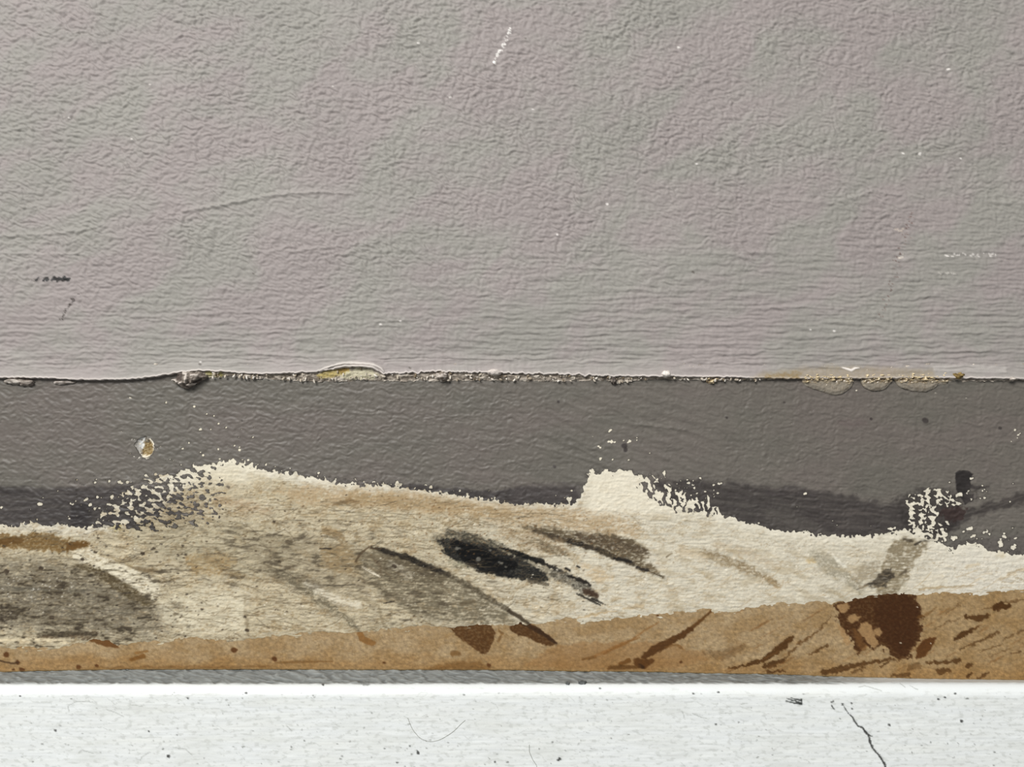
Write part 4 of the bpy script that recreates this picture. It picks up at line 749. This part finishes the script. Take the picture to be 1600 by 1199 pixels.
# ================================================================== seam: crumbled caulk, drips, flakes
def lump(name, cx, cy, rx, ry, depth, y, col, mat=None, seed=0, rough=.35, sub=3, parent=None, col2=None, flat=.35):
    """an irregular pebble of filler: icosphere pushed by noise, flattened against the wall"""
    bm = bmesh.new(); bmesh.ops.create_icosphere(bm, subdivisions=sub, radius=1)
    v = np.array([p.co for p in bm.verts], F)
    n = fbm(v[:, 0] * 1.6 + seed * 3.1, v[:, 2] * 1.6 + v[:, 1] * 1.3 + seed, 3, seed); v = v * (1 + rough * n)[:, None]
    k = S * (D + y) / D
    c = P(cx, cy, y)
    co = np.stack([v[:, 0] * rx * k, np.where(v[:, 1] > 0, v[:, 1] * flat, v[:, 1]) * depth, v[:, 2] * ry * k], -1)
    fl = np.array([[q.index for q in f.verts] for f in bm.faces], np.int32); bm.free()
    cc = np.empty((len(v), 3), F); cc[:] = col
    if col2 is not None:
        m = sm(-.1, .35, fbm(v[:, 0] * 2.2 + seed, v[:, 2] * 2.2, 3, seed + 9))[:, None]; cc = cc * (1 - m) + np.array(col2, F) * m
    o = make_mesh(name, co, fl.ravel(), np.arange(len(fl)) * 3, lin(cc), mat or M_caulk, parent)
    o.location = c
    return o

def build_caulk():
    xs = spread(-8, 1608, 1.2, 1000); 
    ys = np.arange(568, 604, 1.0).astype(F); X, Y = np.meshgrid(xs, ys); X = X.astype(F); Y = Y.astype(F)
    co = Coat(X, Y, (136, 126, 114)); Xf, Yf = co.X, co.Y; ALL = np.arange(Xf.size)
    n = fbm(Xf / 10, Yf / 4.5, 3, 160); n2 = fbm(Xf / 18, Yf / 6, 3, 161)
    co.mix(ALL, sm(.05, .5, n) * .7, (182, 171, 157)); co.mix(ALL, sm(-.05, -.5, n) * .6, (96, 86, 76)); co.mix(ALL, sm(.35, .7, n2) * .8, (222, 212, 198))
    co.poly([(322, 580), (345, 578), (352, 590), (324, 590)], (150, 142, 84), .85, 4, 2, 5, grain=.3); co.poly([(494, 586), (510, 578), (545, 577), (548, 584), (520, 590), (497, 592)], (170, 152, 92), .9, 4, 2, 6, grain=.25)
    co.poly([(526, 578), (545, 575), (546, 580), (530, 583)], (150, 122, 62), .8, 3, 2, 5); co.poly([(540, 582), (560, 574), (580, 577), (592, 586), (584, 593), (552, 594), (530, 591)], (196, 190, 162), .85, 4, 2, 6, grain=.2)
    co.poly([(1190, 586), (1465, 584), (1465, 598), (1190, 598)], (150, 122, 84), .6, 6, 2, 6, grain=.4)
    low = curve(CAULK, Xf) + fbm(Xf / 12, Yf * 0, 3, 162) * 1.8 + fbm(Xf / 4, Yf / 4, 2, 163) * .8
    e = low - Yf
    co.mix(ALL, sm(3.4, 1.0, e) * .6 * sm(-.25, .3, fbm(Xf / 30, Xf * 0, 2, 165)), (208, 199, 186))
    h = .0008 * n + .0006 * n2 + .0004 * perlin(Xf / 2.6, Yf / 2.4, 164) + .0006 * sm(0, 3, e) - .0005 * sm(3, 7, e)
    W = np.empty(X.shape + (3,), F); yy = Y_GREY - .0004 - .0011 * sm(1, 9, e) - .75 * h; W[..., 1] = yy.reshape(X.shape); W[..., 0], W[..., 2] = world(X, Y, Y_GREY - .001)
    o = grid_mesh('caulk_bead', W, lin(co.C).reshape(-1, 3), M_caulk, None, e.reshape(X.shape), rim=.0025)
    tag(o, 'crumbling pale caulk line packed into the seam between taupe wall and grey skirting', 'caulk')
    # loose grains sitting in it: each a part
    g = random.Random(21); protos = []
    for k in range(7):
        bm = bmesh.new(); bmesh.ops.create_icosphere(bm, subdivisions=1, radius=1); r = random.Random(k)
        for v in bm.verts: v.co *= r.uniform(.65, 1.2)
        me = bpy.data.meshes.new('grain'); bm.to_mesh(me); bm.free()
        for p in me.polygons: p.use_smooth = k % 2 == 0
        c = [(205, 194, 178), (226, 217, 204), (176, 162, 142), (214, 204, 190), (140, 124, 102), (196, 184, 166), (232, 225, 214)][k]
        at = me.attributes.new('paint', 'FLOAT_COLOR', 'POINT'); at.data.foreach_set('color', np.tile(np.array(L(*c), F), len(me.vertices))); me.materials.append(M_caulk); protos.append(me)
    for i in range(170):
        x = g.choice([g.uniform(330, 480), g.uniform(590, 960), g.uniform(640, 900), g.uniform(960, 1200), g.uniform(480, 600)]); hi = float(curve(LIP, x)); lo = float(curve(CAULK, x))
        if lo - hi < 3: continue
        y = g.uniform(hi + 2, lo + .5); s = g.uniform(1.0, 2.6) * (1.2 if g.random() < .15 else 1)
        q = bpy.data.objects.new('grain', protos[g.randrange(7)]); COL.objects.link(q); q.parent = o
        q.location = P(x, y, Y_GREY - .0016 - g.uniform(0, .0008)); q.rotation_euler = (g.uniform(0, 6), g.uniform(0, 6), g.uniform(0, 6)); q.scale = (s * S * 1.5, s * S * .8, s * S * .8)
    return o

def build_drip(outline, label, seed, thick=.0022):
    """a flattened drop of dried glue hanging over the seam, crusted at its top"""
    for _ in range(2):
        nx = outline[1:] + outline[:1]; outline = [p for a, b in zip(outline, nx) for p in ((a[0] * .75 + b[0] * .25, a[1] * .75 + b[1] * .25), (a[0] * .25 + b[0] * .75, a[1] * .25 + b[1] * .75))]
    pts = np.array(outline, F); x0, x1 = pts[:, 0].min() - 3, pts[:, 0].max() + 3; y0, y1 = pts[:, 1].min() - 2, pts[:, 1].max() + 3
    xs = np.arange(x0, x1, .9).astype(F); ys = np.arange(y0, y1, .8).astype(F); X, Y = np.meshgrid(xs, ys); X = X.astype(F); Y = Y.astype(F)
    co = Coat(X, Y, (136, 127, 113)); Xf, Yf = co.X, co.Y; ALL = np.arange(Xf.size)
    sd = polysd(Xf + .8 * fbm(Xf / 8, Yf / 8, 2, seed), Yf + .6 * fbm(Xf / 9, Yf / 8, 2, seed + 1), pts)
    topc = pts[:, 1].min(); crust = sm(topc + 18, topc + 7, Yf + 5 * fbm(Xf / 8, Yf / 5, 2, seed + 2))
    n = fbm(Xf / 6, Yf / 3.4, 3, seed + 3)
    co.mix(ALL, sm(4.5, 1.0, sd) * .7, (172, 163, 148)); co.mix(ALL, crust * .7, (148, 126, 88)); co.mix(ALL, crust * sm(.1, .5, n) * .9, (224, 204, 164)); co.mix(ALL, crust * sm(-.1, -.45, n) * .9, (72, 50, 24))  # pale rim painted in as the drop's lit, translucent edge; then crust colours
    co.mix(ALL, (1 - crust) * sm(.25, .6, fbm(Xf / 5, Yf / 9, 3, seed + 4)) * .5, (104, 92, 76))
    h = thick * np.sqrt(np.clip(sd, 0, 6) / 6) + crust * (.0006 + .0020 * n) + .0002 * fbm(Xf / 5, Yf / 5, 2, seed + 6)
    W = np.empty(X.shape + (3,), F); W[..., 1] = Y_GREY - .0002 - h.reshape(X.shape); W[..., 0], W[..., 2] = world(X, Y, Y_GREY - .001)
    o = grid_mesh('glue_drip', W, lin(co.C).reshape(-1, 3), M_glue, None, sd.reshape(X.shape), rim=.0006)
    return tag(o, label, 'glue drip', 'dried glue drips along the seam')

def ribbon(name, pts, wd, th, col, parent=None, mat=None):
    """a thin curled strip of paint along 3-D points, with real thickness"""
    bm = bmesh.new(); prev = None; n = len(pts)
    P3 = [Vector(p) for p in pts]
    for i in range(n):
        a = P3[max(0, i - 1)]; b = P3[min(n - 1, i + 1)]; tdir = (b - a).normalized(); side = tdir.cross(Vector((0, 1, 0))).normalized(); out = side.cross(tdir)
        ww = wd[i] if hasattr(wd, '__len__') else wd
        ring = [bm.verts.new(P3[i] + side * ww * s_ + out * th * o_) for s_, o_ in ((-1, -.6), (-.4, -1), (.4, -1), (1, -.6), (1, .6), (.3, 1), (-.3, 1), (-1, .6))]
        if prev:
            for k in range(8): bm.faces.new((prev[k], prev[(k + 1) % 8], ring[(k + 1) % 8], ring[k]))
        else: bm.faces.new(ring[::-1])
        prev = ring
    bm.faces.new(prev); bmesh.ops.recalc_face_normals(bm, faces=bm.faces)
    me = bpy.data.meshes.new(name); bm.to_mesh(me); bm.free()
    for p in me.polygons: p.use_smooth = True
    at = me.attributes.new('paint', 'FLOAT_COLOR', 'POINT'); at.data.foreach_set('color', np.tile(np.array(L(*col), F), len(me.vertices))); me.materials.append(mat or M_caulk)
    o = bpy.data.objects.new(name, me); COL.objects.link(o); o.parent = parent
    return o
def spline(pts, n=24):
    p = np.array(pts, float); t = np.linspace(0, 1, len(p)); u = np.linspace(0, 1, n)
    c = np.stack([np.interp(u, t, p[:, k]) for k in range(p.shape[1])], -1)
    for _ in range(2): c[1:-1] = (c[:-2] + 2 * c[1:-1] + c[2:]) / 4
    return c

def build_flap():
    """loose fold of torn paint hanging out of the seam on the left"""
    xs = np.arange(262, 324, 1.0).astype(F); ys = np.arange(572, 616, 1.0).astype(F); X, Y = np.meshgrid(xs, ys); X = X.astype(F); Y = Y.astype(F)
    pts = np.array([(266, 594), (272, 590), (276, 584), (284, 578), (300, 577), (312, 577), (320, 584), (322, 590), (314, 594), (305, 600), (296, 605), (288, 608), (280, 606), (273, 600)], F)
    co = Coat(X, Y, (122, 112, 103)); Xf, Yf = co.X, co.Y; ALL = np.arange(Xf.size)
    sd = polysd(Xf + 1.2 * fbm(Xf / 6, Yf / 6, 2, 5), Yf + 1.2 * fbm(Xf / 6, Yf / 6, 2, 6), pts); n = fbm(Xf / 6, Yf / 4, 3, 170)
    co.mix(ALL, sm(.1, .5, n) * .7, (170, 160, 148)); co.mix(ALL, sm(-.1, -.5, n) * .6, (76, 66, 58))
    co.poly([(271, 590), (276, 584), (286, 583), (289, 588), (286, 594), (278, 594)], (70, 60, 54), .85, 3, 1.5)
    for pts2, wd in [([(286, 582), (291, 585), (293, 592), (292, 598)], [1.6, 2, 1.8, 1.2]), ([(269, 594), (275, 594), (281, 599), (287, 598)], [1.3, 1.6, 1.8, 1.3]), ([(296, 602), (304, 600)], [1.2, 1.4]), ([(300, 586), (310, 586)], [1.6, 1.4])]:
        co.stroke(pts2, wd, (214, 204, 194), .85, 1.8, .6, height=.0011)
    co.stroke([(302, 598), (314, 592)], [1.3, 1], (44, 38, 34), .85, 1.6, .6, height=-.0006)
    h = .0062 * np.sqrt(np.clip(sd, 0, 8) / 8) * sm(572, 600, Yf + 6) - .0022 * sm(7, 2, np.hypot(Xf - 280, (Yf - 589) * 1.2)) + .0012 * n + co.H
    W = np.empty(X.shape + (3,), F); W[..., 1] = Y_GREY - .0004 - h.reshape(X.shape); W[..., 0], W[..., 2] = world(X, Y, Y_GREY - .004)
    o = grid_mesh('paint_flap', W, lin(co.C).reshape(-1, 3), M_caulk, None, sd.reshape(X.shape), rim=.002)
    tag(o, 'crumpled flap of torn paint bulging from the left part of the seam, shadow below', 'paint flap')
    return o

wall = build_wall()
board = build_board()
cream = build_cream(board)
grey = build_grey(board)
chip = build_chip(board)
ledge, on_ledge = build_ledge()
caulk = build_caulk()
flap = build_flap()

build_drip([(1253, 583), (1333, 583), (1335, 597), (1331, 606), (1322, 613), (1311, 618), (1298, 617), (1284, 612), (1270, 608), (1259, 603), (1252, 596)], 'yellowed glue drip hanging from the seam, longest and widest of the row', 201)
build_drip([(1344, 583), (1396, 583), (1395, 595), (1389, 604), (1379, 611), (1367, 612), (1355, 609), (1346, 601)], 'round glue drip in the seam between the two wider drips', 221)
build_drip([(1396, 583), (1468, 583), (1469, 598), (1462, 607), (1447, 613), (1431, 612), (1416, 609), (1405, 604), (1398, 595)], 'wide glue drip beside the pale repair patch, with cracked lower rim', 241)
build_drip([(1460, 582), (1496, 582), (1489, 594), (1480, 600), (1470, 602), (1463, 601)], 'smallest glue drip, at the right end of the row under the pale patch', 261, .0014)
o = build_drip([(1101, 590), (1121, 590), (1120, 597), (1113, 601), (1104, 599)], 'clear flat glue blob alone on the seam, left of the row of drips', 281, .0010)

things = [('plaster_nub', 772, 582, 11, 5.5, .0042, -.0002, (212, 202, 194), 'pale rounded plaster nub stuck on the seam above mid skirting, right of the torn one', (196, 186, 178), 3, .22),
          ('plaster_nub', 690, 587, 9, 6, .0036, -0.0006, (206, 196, 186), 'torn plaster nub with ragged dark underside in the middle of the seam', (120, 108, 96), 4, .5),
          ('plaster_nub', 1040, 584.5, 7.5, 5.5, .0042, -.0002, (232, 224, 216), 'bright round plaster nub standing alone on the right half of the seam', (206, 196, 186), 5, .2),
          ('plaster_flake', 23, 596, 15, 5, .0030, 0.0014, (190, 182, 172), 'whitish plaster flake under the seam nearest the left edge', (120, 110, 100), 6, .4),
          ('plaster_flake', 42, 599, 13, 5, .0026, 0.0016, (112, 102, 94), 'grey crumpled plaster flake beside the whitish one at far left', (168, 158, 148), 7, .5),
          ('plaster_flake', 98, 598, 18, 3.2, .0016, 0.0016, (178, 170, 162), 'thin pale plaster flake lying along the seam, right of the crumpled one', (112, 102, 94), 8, .5),
          ('plaster_splinter', 959, 594, 4, 7, .0030, 0.0008, (66, 58, 52), 'dark splinter poking out of the seam above the pale pinholes', (150, 140, 130), 9, .5),
          ('rust_crumb', 1497, 587, 8, 4.5, .0030, -.0002, (98, 78, 42), 'rusty brown crumb on the seam at the end of the glue drips', (146, 124, 74), 10, .5),
          ('plaster_grain', 1581, 592, 5, 2.6, .0022, 0-0.0006, (206, 198, 188), 'small pale plaster grain in the seam near the right edge', (170, 160, 150), 11, .4)]
for nm, cx, cy, rx, ry, dp, y, col, lab, c2, sd_, rg in things:
    o = lump(nm, cx, cy, rx, ry, dp, y, col, None, sd_, rg, 3, None, c2); tag(o, lab, nm.replace('_', ' '), {'plaster_nub': 'plaster nubs on the seam', 'plaster_flake': 'plaster flakes at the left of the seam'}.get(nm))

# dark grit resting on the ledge
for (px, py, rx, ry, lab) in [(910, 1068, 7, 4.6, 'larger dark grit crumb resting on the rounded edge of the white ledge'), (887, 1068.5, 3.6, 2.4, 'smaller dark grit crumb on the white ledge, left of the larger one')]:
    c = on_ledge(px, py)
    o = lump('grit_crumb', px, py, rx, ry, .0014, float(c.y), (72, 74, 73), M_caulk, int(px), .35, 3, None, (104, 106, 104), .8)
    tag(o, lab, 'crumb', 'grit crumbs on the ledge')
# hairs stuck to the white face
def hair(pts, col, lab):
    q = spline(pts, 40); P3 = []
    for x, y in q: c = on_ledge(x, y); P3.append((c.x, c.y - .00012, c.z))
    P3 = np.array(P3); P3[:, 0], P3[:, 2] = world(q[:, 0].astype(F), q[:, 1].astype(F), float(P3[:, 1].mean()))
    o = ribbon('hair', [tuple(v) for v in P3], .00011, .00011, col); tag(o, lab, 'hair', 'hairs stuck to the white ledge')
hair([(637, 1122), (641, 1133), (646, 1143), (657, 1155), (672, 1160), (687, 1157), (707, 1145), (722, 1130), (727, 1126)], (150, 150, 142), 'curved hair in a wide arc stuck to the white ledge, left of middle')
hair([(827, 1164), (827, 1175), (832, 1187), (838, 1196), (840, 1204)], (140, 140, 132), 'short bent hair on the white ledge at the bottom edge')
